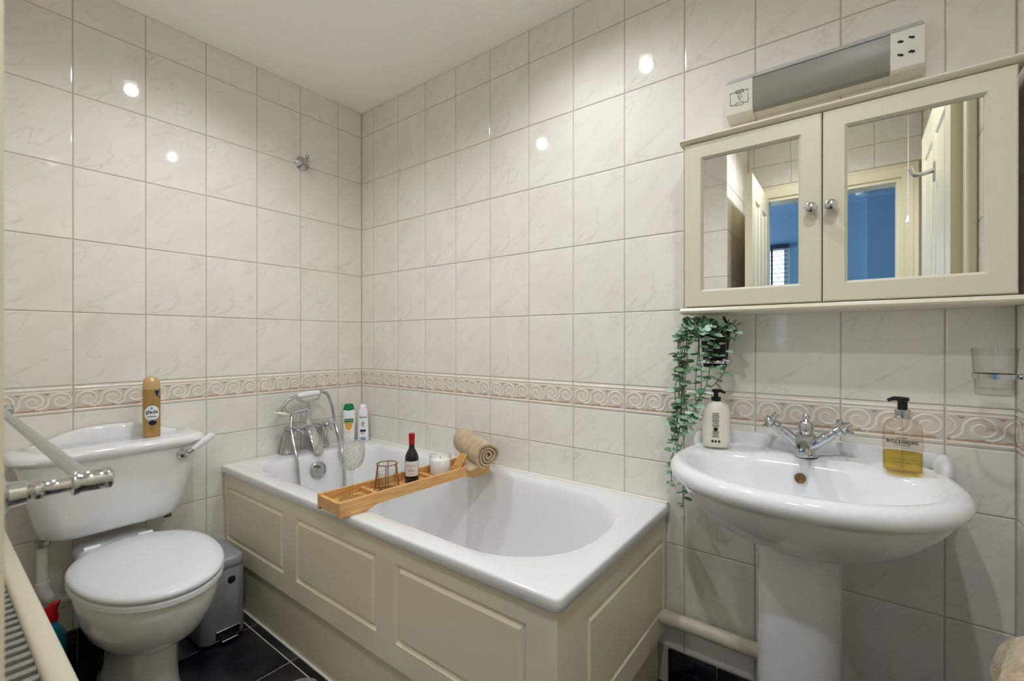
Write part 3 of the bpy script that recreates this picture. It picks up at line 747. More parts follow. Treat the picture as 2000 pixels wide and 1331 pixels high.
pb = flat_bottle('conditioner_bottle', (0.088, -0.052, ZR + 0.0005), R(52), 'white conditioner bottle with dark swirl emblem beside the green capped one', rowsB, 'bottle_white')
MB().loft([ell(0, 0, a, b, z, 36, 2.4) for a, b, z in ((0.0188, 0.0142, 0.166), (0.0188, 0.0142, 0.176), (0.0165, 0.0125, 0.185), (0.010, 0.008, 0.189), (0.001, 0.001, 0.19))]).build('cap', 'bottle_white', pb, 50)
fB = bottle_front(rowsB)
lb = MB()
on_surface(lb, *disc_patch(0, 0.015, 0.016, 0.0085, 20, 3), fB, 1)
on_surface(lb, *disc_patch(0, 0.0105, 0.0125, 0.0035, 20, 3), bottle_front(rowsB, 0.001), 0)
on_surface(lb, *grid_patch(-0.014, 0.014, 0.049, 0.06, 6, 1), fB, 2)
on_surface(lb, *grid_patch(-0.012, 0.010, 0.042, 0.044, 6, 1), fB, 3)
on_surface(lb, *grid_patch(-0.012, 0.008, 0.038, 0.0395, 6, 1), fB, 3)
em = [(0.0055 * math.cos(R(a)) * (1 - 0.0 * a), 0.092 + 0.0065 * math.sin(R(a))) for a in range(-60, 261, 16)] + [(-0.004, 0.082), (0.003, 0.078), (0.008, 0.076)]
V = []; F = []
for i, p in enumerate(em):
    a = em[max(i - 1, 0)]; b_ = em[min(i + 1, len(em) - 1)]; d = Vector((b_[0] - a[0], b_[1] - a[1])).normalized()
    V += [(p[0] - d.y * 0.0016, p[1] + d.x * 0.0016), (p[0] + d.y * 0.0016, p[1] - d.x * 0.0016)]
    if i: F.append([2 * i - 2, 2 * i, 2 * i + 1, 2 * i - 1])
on_surface(lb, V, F, bottle_front(rowsB, 0.001), 3)
lb.build('front_label', ['label_blue_dark', 'label_blue_pale', 'label_navy', 'ink_black'], pb, 0)
tx = MB(); tv, tf = text_geo('Dove', 0.0165, 0.01); on_surface(tx, [(u, v + 0.124) for u, v in tv], tf, bottle_front(rowsB, 0.001), 0); tx.build('lettering', 'ink_black', pb, 0)

# ------------------------------------------------------------------ bath caddy and what stands on it
CX, CY, CROT = 0.888, -0.400, R(-4)
cad = empty('bath_caddy', (CX, CY, ZR + 0.0008), 'bamboo bath caddy laid across the tub', 'bath caddy', None, (0, 0, CROT))
CW, CLn, CH = 0.137, 0.63, 0.045
def side_profile():
    p = [(-CLn / 2, CH), (-CLn / 2, 0.0), (-CLn / 2 + 0.085, 0.0), (-CLn / 2 + 0.1, 0.003), (-CLn / 2 + 0.118, 0.0095), (-CLn / 2 + 0.135, 0.012)]
    return p + [(-x, z) for x, z in p[::-1]]
for s in (-1, 1):
    x = s * (CW / 2 - 0.006)
    Tm = Matrix.Translation((x, 0, 0)) @ Matrix.Rotation(R(90), 4, 'Z')
    MB().prism(side_profile(), -0.006, 0.006, T=Tm).build('side_board', 'bamboo', cad, 0)
for s in (-1, 1):
    y = s * (CLn / 2 - 0.006)
    MB().box(-CW / 2 + 0.012, CW / 2 - 0.012, y - 0.006, y + 0.006, 0.006, CH - 0.003, 0.001, 1).build('end_board', 'bamboo', cad)
    for xx in (-CW / 2 + 0.0065, CW / 2 - 0.0065):
        MB().box(xx - 0.006, xx + 0.006, y - s * 0.085 if s > 0 else y - 0.006, y + 0.006 if s > 0 else y + 0.085, -0.0006, 0.0018, 0.0005, 1).build('rubber_foot', 'black_matt', cad)
for k in range(5):
    x = -CW / 2 + 0.024 + k * (CW - 0.048) / 4
    MB().box(x - 0.0085, x + 0.0085, -CLn / 2 + 0.012, CLn / 2 - 0.012, 0.014, 0.020, 0.001, 1).build('base_slat', 'bamboo', cad)
for y in (-0.170, 0.065):
    MB().box(-CW / 2 + 0.012, CW / 2 - 0.012, y - 0.006, y + 0.006, 0.020, CH - 0.010 if y < 0 else 0.032, 0.001, 1).build('divider', 'bamboo', cad)
for k in range(3):
    MB().box(-0.006, 0.006, -0.004, 0.004, 0, 0.072, 0.001, 1, T=Matrix.Translation((0.0 + k * 0.014, 0.185, 0.021)) @ Matrix.Rotation(R(-22), 4, 'X') @ Matrix.Rotation(R(14), 4, 'Y')).build('book_rest_bar', 'bamboo', cad)
MB().box(-0.04, 0.05, 0.225, 0.232, 0.021, 0.044, 0.001, 1).build('book_rest_board', 'bamboo', cad)
ZC = ZR + 0.0008 + 0.0202
# wine glass
gl = empty('wine_glass', (0.862, -0.632, ZC), 'cut crystal wine glass on the near end of the caddy', 'wine glass')
MB().lathe([(0.001, 0.0), (0.038, 0.0), (0.0385, 0.002), (0.02, 0.005), (0.006, 0.01), (0.0042, 0.03), (0.0042, 0.07), (0.006, 0.088), (0.012, 0.094), (0.001, 0.0945)], 32).build('foot_and_stem', 'glass_clear', gl)
prof = [(0.002, 0.093), (0.012, 0.095), (0.024, 0.102), (0.033, 0.114), (0.038, 0.13), (0.0405, 0.15), (0.040, 0.17), (0.038, 0.187)]
seg = 32; rg = []
for j, (r, z) in enumerate(prof):
    rg.append([((r + (0.0016 if (k + j) % 2 else -0.0012) * (1 if 1 < j < 6 else 0)) * math.cos(2 * PI * k / seg), (r + (0.0016 if (k + j) % 2 else -0.0012) * (1 if 1 < j < 6 else 0)) * math.sin(2 * PI * k / seg), z) for k in range(seg)])
MB().loft(rg, True, False).build('bowl', 'glass_cut', gl, 8)
# candle holder of gold wire around a glass
ch = empty('candle_holder', (0.878, -0.508, ZC), 'gold wire candle holder around a clear glass cup', 'candle holder')
MB().lathe([(0.001, 0.003), (0.027, 0.003), (0.029, 0.006), (0.030, 0.06), (0.0288, 0.06), (0.028, 0.008), (0.001, 0.006)], 32).build('glass_cup', 'glass_clear', ch)
for r, z in ((0.0335, 0.088), (0.022, 0.0046)):
    c = MB().tube([(r * math.cos(2 * PI * k / 32), r * math.sin(2 * PI * k / 32), z) for k in range(32)], 0.0020, 8, closed=True); c.build('wire_ring', 'gold_wire', ch)
for k in range(6):
    a = 2 * PI * k / 6 + 0.3; c, s = math.cos(a), math.sin(a)
    MB().tube([(0.0335 * c, 0.0335 * s, 0.088), (0.039 * c, 0.039 * s, 0.045), (0.0435 * c, 0.0435 * s, 0.012), (0.045 * c, 0.045 * s, 0.0018), (0.022 * c, 0.022 * s, 0.0046)], 0.0018, 8).build('wire_leg', 'gold_wire', ch)
# wine bottle
wb_ = empty('wine_bottle', (0.880, -0.402, ZC), 'small dark red wine bottle with red foil cap on the caddy', 'bottle')
MB().lathe([(0.001, 0.0), (0.021, 0.0), (0.0235, 0.002), (0.024, 0.006), (0.024, 0.085), (0.022, 0.097), (0.015, 0.112), (0.0105, 0.12), (0.0095, 0.13), (0.0095, 0.168), (0.001, 0.168)], 36).build('bottle_body', 'wine_dark', wb_, 50)
MB().lathe([(0.0098, 0.134), (0.0102, 0.135), (0.0102, 0.152), (0.0108, 0.153), (0.0108, 0.172), (0.0095, 0.1735), (0.001, 0.1735)], 28).build('foil_cap', 'foil_red', wb_)
def cyl_front(r, ang0):
    return lambda u, v: (r * math.cos(ang0 + u / r), r * math.sin(ang0 + u / r), v)
angc = math.atan2(-1.4731 + 0.402, 2.1352 - 0.872)
lb = MB(); on_surface(lb, *grid_patch(-0.028, 0.028, 0.026, 0.078, 20, 1), cyl_front(0.0243, angc)); lb.build('paper_label', 'paper_label', wb_, 0)
tx = MB()
for body, z, sz in (('Taurino', 0.0635, 0.0095), ('de', 0.0555, 0.006), ('Pedro', 0.0465, 0.0095), ('RED WINE', 0.0345, 0.0035)):
    tv, tf = text_geo(body, sz); on_surface(tx, [(u, v + z) for u, v in tv], tf, cyl_front(0.02455, angc - 0.12))
tx.build('lettering', 'ink_brown', wb_, 0)
# white candle
cn = empty('white_candle', (0.889, -0.272, ZC), 'white candle in a clear glass jar between wine bottle and towel', 'candle')
MB().lathe([(0.001, 0.004), (0.0375, 0.004), (0.038, 0.006), (0.038, 0.056), (0.036, 0.058), (0.001, 0.057)], 36).build('wax', 'wax_white', cn, 50)
MB().lathe([(0.001, 0.0), (0.040, 0.0), (0.0415, 0.002), (0.0415, 0.073), (0.0400, 0.073), (0.0385, 0.06)], 36, cap1=False).build('glass_jar', 'glass_clear', cn, 50)
MB().tube([(0, 0, 0.057), (0.001, 0, 0.066)], 0.001, 6).build('wick', 'ink_black', cn)

# rolled towel
def rolled_towel():
    t = empty('rolled_towel', (0.917, -0.108, ZR + 0.0445), 'beige towel rolled up on the far end of the caddy', 'towel', None, (0, R(5), R(-24)))
    Lh = 0.118; Rr = 0.0525
    turns = 3.4; n = 150; outer = []; 
    th = Rr / (turns + 0.45) * 0.94
    pts = []
    for k in range(n + 1):
        a = 2 * PI * turns * k / n; r = 0.006 + (Rr - 0.006) * (k / n)
        sq = 1 + 0.05 * math.sin(3 * a + 1)
        pts.append((r * sq * math.cos(a - 4.26), r * sq * math.sin(a - 4.26) * 0.96))
    mb = MB(); nx = 14; ring_pts = []
    # the sheet: inner and outer side of the spiral, swept along x
    half = th * 0.36
    prof = []
    for i, p in enumerate(pts):
        a = pts[max(i - 1, 0)]; b = pts[min(i + 1, n)]; d = Vector((b[0] - a[0], b[1] - a[1])).normalized()
        prof.append(((p[0] - d.y * -half, p[1] + d.x * -half), (p[0] - d.y * half, p[1] + d.x * half)))
    loop = [q[0] for q in prof] + [q[1] for q in prof[::-1]]
    rings = []
    for j in range(nx + 1):
        x = -Lh + 2 * Lh * j / nx
        ed = 1.0 - 0.07 * (abs(j - nx / 2) / (nx / 2)) ** 6
        row = []
        for i, (y, z) in enumerate(loop):
            nn = noise.noise(Vector((x * 14, y * 22, z * 22))) * 0.0035
            sag = 0.003 * math.sin(j * 0.9)
            k = (1 + nn / 0.03 * 0.35) * ed
            xs = x * (1 - 0.05 * noise.noise(Vector((y * 30, z * 30, 3.1)))) 
            row.append((xs, y * k, z * k + Rr + sag * 0.3))
        rings.append(row)
    mb.loft(rings, True, True)
    mb.build('towel_roll', 'towel_beige', t, 40)
    # loose flap hanging below the roll
    fl = MB(); R1 = []
    for j in range(9):
        x = -0.02 + 0.135 * j / 8
        R1.append([(x, -0.03 - 0.006 * math.sin(j), 0.012), (x, -0.05 - 0.004 * math.sin(j * 1.3), 0.004), (x, -0.072 + 0.006 * math.sin(j * .8), -0.0005), (x, -0.073 + 0.006 * math.sin(j * .8), 0.005), (x, -0.05 - 0.004 * math.sin(j * 1.3), 0.012), (x, -0.03, 0.02)])
    fl.loft(R1, True, True); fl.build('loose_edge', 'towel_beige', t, 50)
    return t
rolled_towel()

# ------------------------------------------------------------------ toilet
TY = -1.05
wc = empty('toilet', (0.3, TY, 0), 'white close coupled toilet with the seat lid down', 'toilet')
TL = lambda r: [(x - 0.3, y, z) for x, y, z in r]
def egg(x0, x1, hw, z, n=44, e=2.1, xc=0.42):
    c = x0 + (x1 - x0) * xc; out = []
    for k in range(n):
        t = 2 * PI * k / n; cs, sn = math.cos(t), math.sin(t)
        a = (x1 - c) if cs > 0 else (c - x0)
        out.append((c + a * math.copysign(abs(cs) ** (2 / e), cs) - 0.31, 0.018 + hw * math.copysign(abs(sn) ** (2 / e), sn), z))
    return out
MB().loft([egg(0.12, 0.515, 0.09, 0.0, e=2.6), egg(0.12, 0.515, 0.09, 0.012, e=2.6), egg(0.15, 0.505, 0.084, 0.03, e=2.5), egg(0.18, 0.505, 0.08, 0.1, e=2.4), egg(0.2, 0.51, 0.082, 0.19, e=2.3), egg(0.21, 0.525, 0.09, 0.198, e=2.2),
           egg(0.2, 0.565, 0.112, 0.215), egg(0.19, 0.615, 0.138, 0.25), egg(0.18, 0.655, 0.157, 0.30), egg(0.175, 0.676, 0.167, 0.35), egg(0.175, 0.682, 0.169, 0.385), egg(0.18, 0.676, 0.164, 0.392)]).build('bowl', 'porcelain', wc, 50)
MB().box(-0.255, -0.06, -0.105, 0.105, 0.36, 0.43, 0.03, 3).build('bowl_neck', 'porcelain', wc, 50)
MB().loft([egg(0.17, 0.690, 0.174, 0.393), egg(0.165, 0.697, 0.18, 0.397), egg(0.165, 0.697, 0.18, 0.409), egg(0.17, 0.690, 0.174, 0.413)]).build('seat_ring', 'seat_plastic', wc, 50)
MB().loft([egg(0.172, 0.689, 0.173, 0.414), egg(0.166, 0.697, 0.18, 0.418), egg(0.166, 0.698, 0.181, 0.427), egg(0.172, 0.691, 0.174, 0.434), egg(0.19, 0.665, 0.15, 0.4375), egg(0.26, 0.56, 0.08, 0.439)]).build('seat_lid', 'seat_plastic', wc, 60)
for s in (-1, 1):
    MB().tube([(-0.145, s * 0.07 - 0.02, 0.425), (-0.145, s * 0.07 + 0.02, 0.425)], 0.011, 12).build('seat_hinge', 'seat_plastic', wc)
# cistern
ci = []
for hw_, x1, z, r in ((0.12, 0.13, 0.468, 0.05), (0.165, 0.155, 0.472, 0.055), (0.186, 0.168, 0.487, 0.06), (0.196, 0.174, 0.53, 0.06), (0.215, 0.182, 0.62, 0.06), (0.234, 0.19, 0.70, 0.06), (0.238, 0.192, 0.722, 0.06)):
    ci.append(TL(rrect(0.008, x1, -hw_, hw_, [r, 0.02, 0.02, r], z, 8)))
MB().loft(ci).build('cistern', 'porcelain', wc, 50)
li = []
for o, z in ((-0.012, 0.720), (0.0, 0.726), (0.006, 0.736), (0.004, 0.748), (-0.003, 0.754), (-0.02, 0.757)):
    li.append(TL(rrect(0.006, 0.205 + o, -0.252 - o, 0.252 + o, [0.09, 0.03, 0.03, 0.09], z, 10)))
lid = MB().loft(li).build('cistern_lid', 'porcelain', wc, 50)
ar = []
m = 40
for k in range(m + 1):
    u = -1 + 2 * k / m
    ar.append((u * 0.225, 0.755 + 0.05 * (0.5 + 0.5 * math.cos(PI * min(1, abs(u) ** 1.5)))))
up = MB()
secs = []
for y, z in ar:
    secs.append([(0.008 - 0.3, y, 0.75), (0.034 - 0.3, y, 0.75), (0.032 - 0.3, y, max(0.752, z - 0.01)), (0.026 - 0.3, y, max(0.753, z - 0.002)), (0.018 - 0.3, y, max(0.754, z)), (0.008 - 0.3, y, max(0.753, z - 0.001))])
up.loft(secs); up.build('lid_upstand', 'porcelain', wc, 50)
lv = MB().lathe([(0.017, 0), (0.017, 0.006), (0.013, 0.009), (0.011, 0.02), (0.013, 0.024), (0.001, 0.027)], 24, T=axis_T((0.189 - 0.3, 0.168, 0.695), (1, 0, 0)))
lv.tube([(0.204 - 0.3, 0.168, 0.695), (0.208 - 0.3, 0.185, 0.70), (0.209 - 0.3, 0.20, 0.708)], [0.009, 0.006, 0.008], 12)
lvo = lv.build('flush_lever', 'chrome', wc)
MB().tube([(0.209 - 0.3, 0.197, 0.706), (0.21 - 0.3, 0.212, 0.716), (0.211 - 0.3, 0.235, 0.733), (0.212 - 0.3, 0.258, 0.748), (0.212 - 0.3, 0.262, 0.751)], [0.008, 0.011, 0.013, 0.012, 0.005], 14).build('lever_grip', 'porcelain', lvo)
MB().lathe([(0.012, 0.45), (0.012, 0.458), (0.008, 0.46), (0.008, 0.472)], 12, T=Matrix.Translation((-0.2, 0.15, 0))).build('fixing_bolt', 'rust', wc)
wp = empty('water_pipe', (0.075, -1.222, 0), 'white plastic pipe elbow under the left of the cistern', 'pipe')
MB().tube(spline([(0, 0, 0.466), (0, 0, 0.40), (0, 0, 0.33), (0, 0.004, 0.295), (0, 0.025, 0.272), (0, 0.06, 0.255), (-0.04, 0.085, 0.25), (-0.074, 0.09, 0.25)], 6), 0.0135, 16).build('pipe_run', 'white_plastic', wp)
MB().lathe([(0.019, 0.447), (0.02, 0.45), (0.02, 0.4665)], 8).build('pipe_nut', 'steel_dull', wp, 20)
MB().tube([(0, 0, 0.335), (0, 0.001, 0.31), (0, 0.01, 0.283), (0, 0.03, 0.267)], [0.017, 0.0175, 0.0175, 0.017], 16).build('elbow_joint', 'white_plastic', wp)

# air freshener on the cistern
af = empty('air_freshener', (0.105, -0.949, 0.7572), 'gold aerosol air freshener can standing on the toilet cistern', 'spray can')
MB().lathe([(0.001, 0), (0.0235, 0), (0.0255, 0.002), (0.026, 0.006), (0.026, 0.168), (0.0255, 0.172)], 40).build('can_body', 'can_gold', af, 50)
cp = []
for k, (r, z) in enumerate(((0.0257, 0.171), (0.0255, 0.190), (0.0245, 0.200), (0.021, 0.210), (0.014, 0.217), (0.002, 0.219))):
    cp.append([(r * math.cos(2 * PI * j / 32), r * math.sin(2 * PI * j / 32), z - (0.006 * (1 + math.sin(2 * PI * j / 32 + 0.4)) / 2) * (k / 5)) for j in range(32)])
MB().loft(cp).build('spray_cap', 'can_cap', af, 60)
ac = math.atan2(-1.4731 + 0.949, 2.1352 - 0.105) 
cf = cyl_front(0.0263, ac); cf2 = cyl_front(0.0267, ac); cf3 = cyl_front(0.0270, ac)
lb = MB()
on_surface(lb, *disc_patch(0.001, 0.085, 0.0235, 0.028, 28, 4), cf2, 0)
on_surface(lb, *disc_patch(0.003, 0.052, 0.012, 0.009, 20, 3), cf3, 1)
V = [(0.008, 0.166), (0.014, 0.166), (0.022, 0.166), (0.0315, 0.166), (0.0315, 0.15), (0.0315, 0.137), (0.026, 0.138), (0.019, 0.143), (0.012, 0.152)]
on_surface(lb, V, [[0, 1, 8], [1, 2, 7, 8], [2, 3, 4, 7], [4, 5, 6, 7]], cf, 1)
on_surface(lb, *disc_patch(0.0, 0.104, 0.0042, 0.0038, 12, 2), cf3, 2)
on_surface(lb, *grid_patch(-0.011, 0.013, 0.0745, 0.076, 8, 1), cf3, 3)
on_surface(lb, *grid_patch(-0.015, 0.016, 0.0715, 0.073, 8, 1), cf3, 3)
on_surface(lb, *grid_patch(-0.015, 0.019, 0.062, 0.0635, 8, 1), cf3, 3)
lb.build('can_label', ['label_white', 'label_navy', 'label_blue', 'ink_black'], af, 0)
tx = MB(); tv, tf = text_geo('glade', 0.0185, 0.015); on_surface(tx, [(u + 0.001, v + 0.0905) for u, v in tv], tf, cyl_front(0.0272, ac)); tx.build('lettering', 'label_navy', af, 0)

# toilet cleaner bottle
tcl = empty('toilet_cleaner_bottle', (0.115, -1.128, 0.0005), 'teal toilet cleaner bottle with red cap between toilet and radiator', 'bottle', None, (0, 0, R(60)))
tcl.location = (0.16, -1.222, 0.0005)
MB().loft([ell(0, 0, a, b, z, 28, 2.8) for a, b, z in ((0.036, 0.026, 0), (0.041, 0.03, 0.005), (0.042, 0.031, 0.10), (0.042, 0.03, 0.185), (0.036, 0.027, 0.205), (0.024, 0.02, 0.225), (0.021, 0.018, 0.245))]).build('bottle_body', 'cleaner_teal', tcl, 50)
MB().loft([ell(x, 0, a, b, z, 24, 2.2) for x, a, b, z in ((0, 0.025, 0.022, 0.243), (0, 0.026, 0.023, 0.252), (0.002, 0.022, 0.02, 0.266), (0.008, 0.0165, 0.015, 0.28), (0.016, 0.013, 0.012, 0.292), (0.022, 0.009, 0.008, 0.298), (0.024, 0.002, 0.002, 0.3))]).build('spout_cap', 'cleaner_red', tcl, 60)
lb = MB(); rowsC = [(0.042, 0.031, 0.0), (0.042, 0.031, 0.2)]
on_surface(lb, *grid_patch(-0.028, 0.028, 0.05, 0.13, 8, 1), bottle_front(rowsC, 0.0008, 2.8)); lb.build('front_label', 'cleaner_label', tcl, 0)

# pedal bin
pbn = empty('pedal_bin', (0.195, -0.786, 0), 'slim grey pedal bin between toilet and bath panel', 'bin')
bx = lambda i, z: rrect(-0.112 + i, 0.112 - i, -0.074 + i, 0.074 - i, 0.035 - i * 0.5, z, 8)
MB().loft([bx(0.002, 0.016), bx(0, 0.019), bx(0, 0.262), bx(0.001, 0.266)]).build('bin_body', 'bin_grey', pbn, 50)
MB().loft([bx(0.004, 0.001), bx(0.003, 0.003), bx(0.003, 0.0165)]).build('base_ring', 'black_plastic', pbn, 50)
MB().loft([bx(0.0, 0.2665), bx(-0.001, 0.269), bx(-0.001, 0.271), bx(0.001, 0.272)]).build('lid_rim', 'brushed_chrome', pbn, 50)
MB().loft([bx(0.001, 0.2725), bx(0.0, 0.276), bx(0.001, 0.298), bx(0.006, 0.304), bx(0.02, 0.307)]).build('bin_lid', 'bin_grey', pbn, 50)
MB().lathe([(0.013, 0), (0.013, 0.003), (0.001, 0.004)], 20, T=axis_T((0.1115, 0.022, 0.225), (1, 0, 0))).build('logo_badge', 'black_plastic', pbn)
MB().box(0.105, 0.1125, -0.03, 0.05, 0.022, 0.05, 0.001, 1).build('pedal_recess', 'black_plastic', pbn)
MB().box(0.108, 0.118, -0.03, 0.05, 0.05, 0.055, 0.0015, 1).box(0.108, 0.135, -0.018, 0.038, 0.018, 0.024, 0.002, 1).build('pedal', 'brushed_chrome', pbn)

# ------------------------------------------------------------------ wash basin on pedestal
BXc, BYc = 2.033, -0.20
ws = empty('wash_basin', (BXc, BYc, 0), 'white pedestal wash basin below the mirrored cabinet', 'wash basin')
def bring(a, bf, bb, z, n=64, ef=2.15, eb=4.5, taper=0.07):
    out = []
    for k in range(n):
        t = 2 * PI * k / n; c, s_ = math.cos(t), math.sin(t)
        e = ef if s_ < 0 else eb
        b_ = bf if s_ < 0 else bb
        x = a * math.copysign(abs(c) ** (2 / e), c); y = b_ * math.copysign(abs(s_) ** (2 / e), s_)
        if y > 0: x *= 1 - taper * (y / bb)
        out.append((x, y, z))
    return out
WB = 0.197
rg = [bring(0.085, 0.065, 0.12, 0.625), bring(0.10, 0.085, 0.15, 0.628), bring(0.14, 0.125, 0.175, 0.638), bring(0.19, 0.17, WB, 0.662), bring(0.23, 0.21, WB, 0.697), bring(0.256, 0.238, WB, 0.73), bring(0.268, 0.252, WB, 0.751), bring(0.272, 0.257, WB, 0.759),
      bring(0.281, 0.268, WB, 0.763), bring(0.288, 0.276, WB, 0.771), bring(0.291, 0.280, WB, 0.782), bring(0.288, 0.277, WB, 0.795), bring(0.280, 0.268, WB, 0.803), bring(0.270, 0.257, WB, 0.807), bring(0.260, 0.246, WB - 0.004, 0.806),
      bring(0.250, 0.234, 0.098, 0.800, eb=2.6), bring(0.242, 0.225, 0.086, 0.787, eb=2.6), bring(0.231, 0.213, 0.078, 0.757, eb=2.5), bring(0.205, 0.187, 0.066, 0.716, eb=2.4), bring(0.155, 0.14, 0.05, 0.684, eb=2.3), bring(0.09, 0.08, 0.04, 0.670, eb=2.2), bring(0.03, 0.03, 0.03, 0.666, eb=2)]
MB().loft(rg).build('basin_bowl', 'porcelain', ws, 60)
us_ = MB(); secs = []
for k in range(31):
    u = -1 + k / 15; x = u * 0.262; h = 0.040 * (1 - 0.12 * abs(u) ** 3)
    secs.append([(x, 0.199, 0.80), (x, 0.183, 0.80), (x, 0.181, 0.80 + h * .75), (x, 0.184, 0.80 + h * .95), (x, 0.19, 0.80 + h), (x, 0.199, 0.80 + h)])
us_.loft(secs); us_.build('upstand', 'porcelain', ws, 50)
for s in (-1, 1):
    MB().ball((s * 0.263, 0.145, 0.809), (0.0185, 0.05, 0.034), 20, 12).build('corner_scroll', 'porcelain', ws, 60)
MB().loft([ell(-0.006, 0.015, a, b, z, 40, 2.5) for a, b, z in ((0.105, 0.10, 0.0), (0.105, 0.10, 0.01), (0.095, 0.09, 0.03), (0.088, 0.085, 0.1), (0.086, 0.082, 0.35), (0.085, 0.08, 0.58), (0.09, 0.082, 0.64))]).build('pedestal', 'porcelain', ws, 50)
MB().lathe([(0.0125, 0), (0.0125, 0.002), (0.01, 0.0025), (0.001, 0.001)], 24, T=axis_T((-0.008, 0.0755, 0.757), (0, -1, 0.28))).build('overflow_hole', 'rust', ws)
MB().lathe([(0.022, 0), (0.022, 0.003), (0.016, 0.004), (0.001, 0.002)], 24, T=Matrix.Translation((0, 0.0, 0.6662))).build('drain', 'chrome', ws)

# basin mixer tap
tp = empty('basin_mixer_tap', (2.034, -0.075, 0.8062), 'chrome basin mixer tap with two cross handles', 'basin tap')
bd = MB().lathe([(0.026, 0), (0.026, 0.003), (0.021, 0.007), (0.018, 0.015), (0.019, 0.03), (0.022, 0.045), (0.021, 0.055), (0.016, 0.06), (0.015, 0.064), (0.0175, 0.067), (0.0175, 0.083), (0.014, 0.088), (0.008, 0.09), (0.006, 0.093), (0.0085, 0.097), (0.0085, 0.102), (0.005, 0.107), (0.001, 0.108)], 28)
bd.build('tap_body', 'chrome', tp)
for s in (-1, 1):
    am = MB().tube([(0, 0, 0.022), (s * 0.02, 0, 0.032), (s * 0.042, 0, 0.05)], [0.017, 0.0135, 0.0115], 16)
    am.tube([(s * 0.036, 0, 0.045), (s * 0.044, 0, 0.052), (s * 0.058, 0, 0.063)], [0.0125, 0.0135, 0.0095], 16)
    am.build('valve_arm', 'chrome', tp)
    h = MB(); cross_handle(h, (s * 0.078, 0, 0.079), (s * 0.78, 0, 0.62), 0.026); h.build('cross_handle', 'chrome', tp)
spt = MB(); secs = []
for y, z, w, hgt in ((0.0, 0.040, 0.024, 0.016), (-0.03, 0.047, 0.021, 0.013), (-0.06, 0.046, 0.018, 0.011), (-0.09, 0.038, 0.016, 0.010), (-0.105, 0.028, 0.0135, 0.009), (-0.109, 0.020, 0.0125, 0.004)):
    secs.append([(w * math.cos(2 * PI * k / 18), y - hgt * 0.3 * math.sin(2 * PI * k / 18), z + hgt * math.sin(2 * PI * k / 18)) for k in range(18)])
spt.loft(secs); spt.build('spout', 'chrome', tp)

# hand soap
sp_ = empty('hand_soap_bottle', (2.221, -0.118, 0.8068), 'clear pump bottle half emptied of yellow hand soap on the basin', 'soap bottle', None, (0, 0, R(-5)))
rowsS = [(0.030, 0.019, 0.0), (0.0345, 0.0225, 0.004), (0.0355, 0.0235, 0.015), (0.0355, 0.0235, 0.09), (0.0335, 0.022, 0.103), (0.027, 0.019, 0.114), (0.018, 0.0155, 0.120), (0.0145, 0.0145, 0.122)]
MB().loft([ell(0, 0, a, b, z, 40, 2.6) for a, b, z in rowsS]).build('bottle_body', 'plastic_clear', sp_, 50)
MB().loft([ell(0, 0, a - 0.0018, b - 0.0018, z, 40, 2.6) for a, b, z in ((0.030, 0.019, 0.002), (0.0345, 0.0225, 0.005), (0.0355, 0.0235, 0.015), (0.0355, 0.0235, 0.044))]).build('liquid_soap', 'soap_liquid', sp_, 50)
MB().tube([(0, 0, 0.006), (0, 0, 0.12)], 0.0022, 8).build('dip_tube', 'plastic_clear', sp_)
MB().lathe([(0.0145, 0.121), (0.0148, 0.122), (0.0142, 0.1405), (0.013, 0.1415), (0.001, 0.1415)], 28).build('collar', 'chrome', sp_, 40)
pm = MB().lathe([(0.009, 0.141), (0.009, 0.158), (0.012, 0.161), (0.0125, 0.166), (0.010, 0.1685), (0.001, 0.1695)], 24)
pm.tube([(0, 0, 0.1645), (-0.016, -0.004, 0.1645), (-0.026, -0.006, 0.160)], [0.0055, 0.005, 0.0035], 10)
pm.build('pump_head', 'black_plastic', sp_)
tx = MB(); fS = bottle_front(rowsS, 0.0008)
for body, z, sz, sx in (('BAYLIS & HARDING', 0.070, 0.0105, 0.60), ('EST. 1970', 0.079, 0.004, 1.0), ('E N G L A N D', 0.0635, 0.0042, 1.0)):
    tv, tf = text_geo(body, sz, 0.03); on_surface(tx, [(u, v + z) for u, v in tv], tf, fS, 0, sx)
for body, z, sz in (('SWEET MANDARIN', 0.050, 0.0045), ('& GRAPEFRUIT', 0.044, 0.0045), ('LUXURY HAND WASH', 0.032, 0.0045), ('HAND WASH', 0.025, 0.0048), ('500 ml', 0.018, 0.003)):
    tv, tf = text_geo(body, sz); on_surface(tx, [(u, v + z) for u, v in tv], tf, fS, 1)
tx.build('lettering', ['ink_black', 'ink_gold'], sp_, 0)

# lotion
lo_ = empty('lotion_bottle', (1.824, -0.112, 0.8074), 'cream lotion pump bottle on the basin corner under the trailing plant', 'lotion bottle', None, (0, 0, R(20)))
rowsL = [(0.030, 0.02, 0.0), (0.0345, 0.0235, 0.004), (0.0355, 0.0245, 0.02), (0.0355, 0.0245, 0.085), (0.0335, 0.023, 0.105), (0.027, 0.02, 0.117), (0.016, 0.0145, 0.125), (0.0125, 0.0125, 0.127)]
MB().loft([ell(0, 0, a, b, z, 40, 2.5) for a, b, z in rowsL]).build('bottle_body', 'lotion_cream', lo_, 60)
MB().lathe([(0.0125, 0.126), (0.0128, 0.127), (0.0128, 0.138), (0.006, 0.139), (0.006, 0.15), (0.011, 0.152), (0.011, 0.159), (0.001, 0.161)], 24).tube([(0, 0, 0.156), (0.012, -0.012, 0.156), (0.02, -0.02, 0.152)], [0.005, 0.0045, 0.003], 10).build('pump_head', 'black_plastic', lo_)
tx = MB(); fL = bottle_front(rowsL, 0.0008, 2.5)
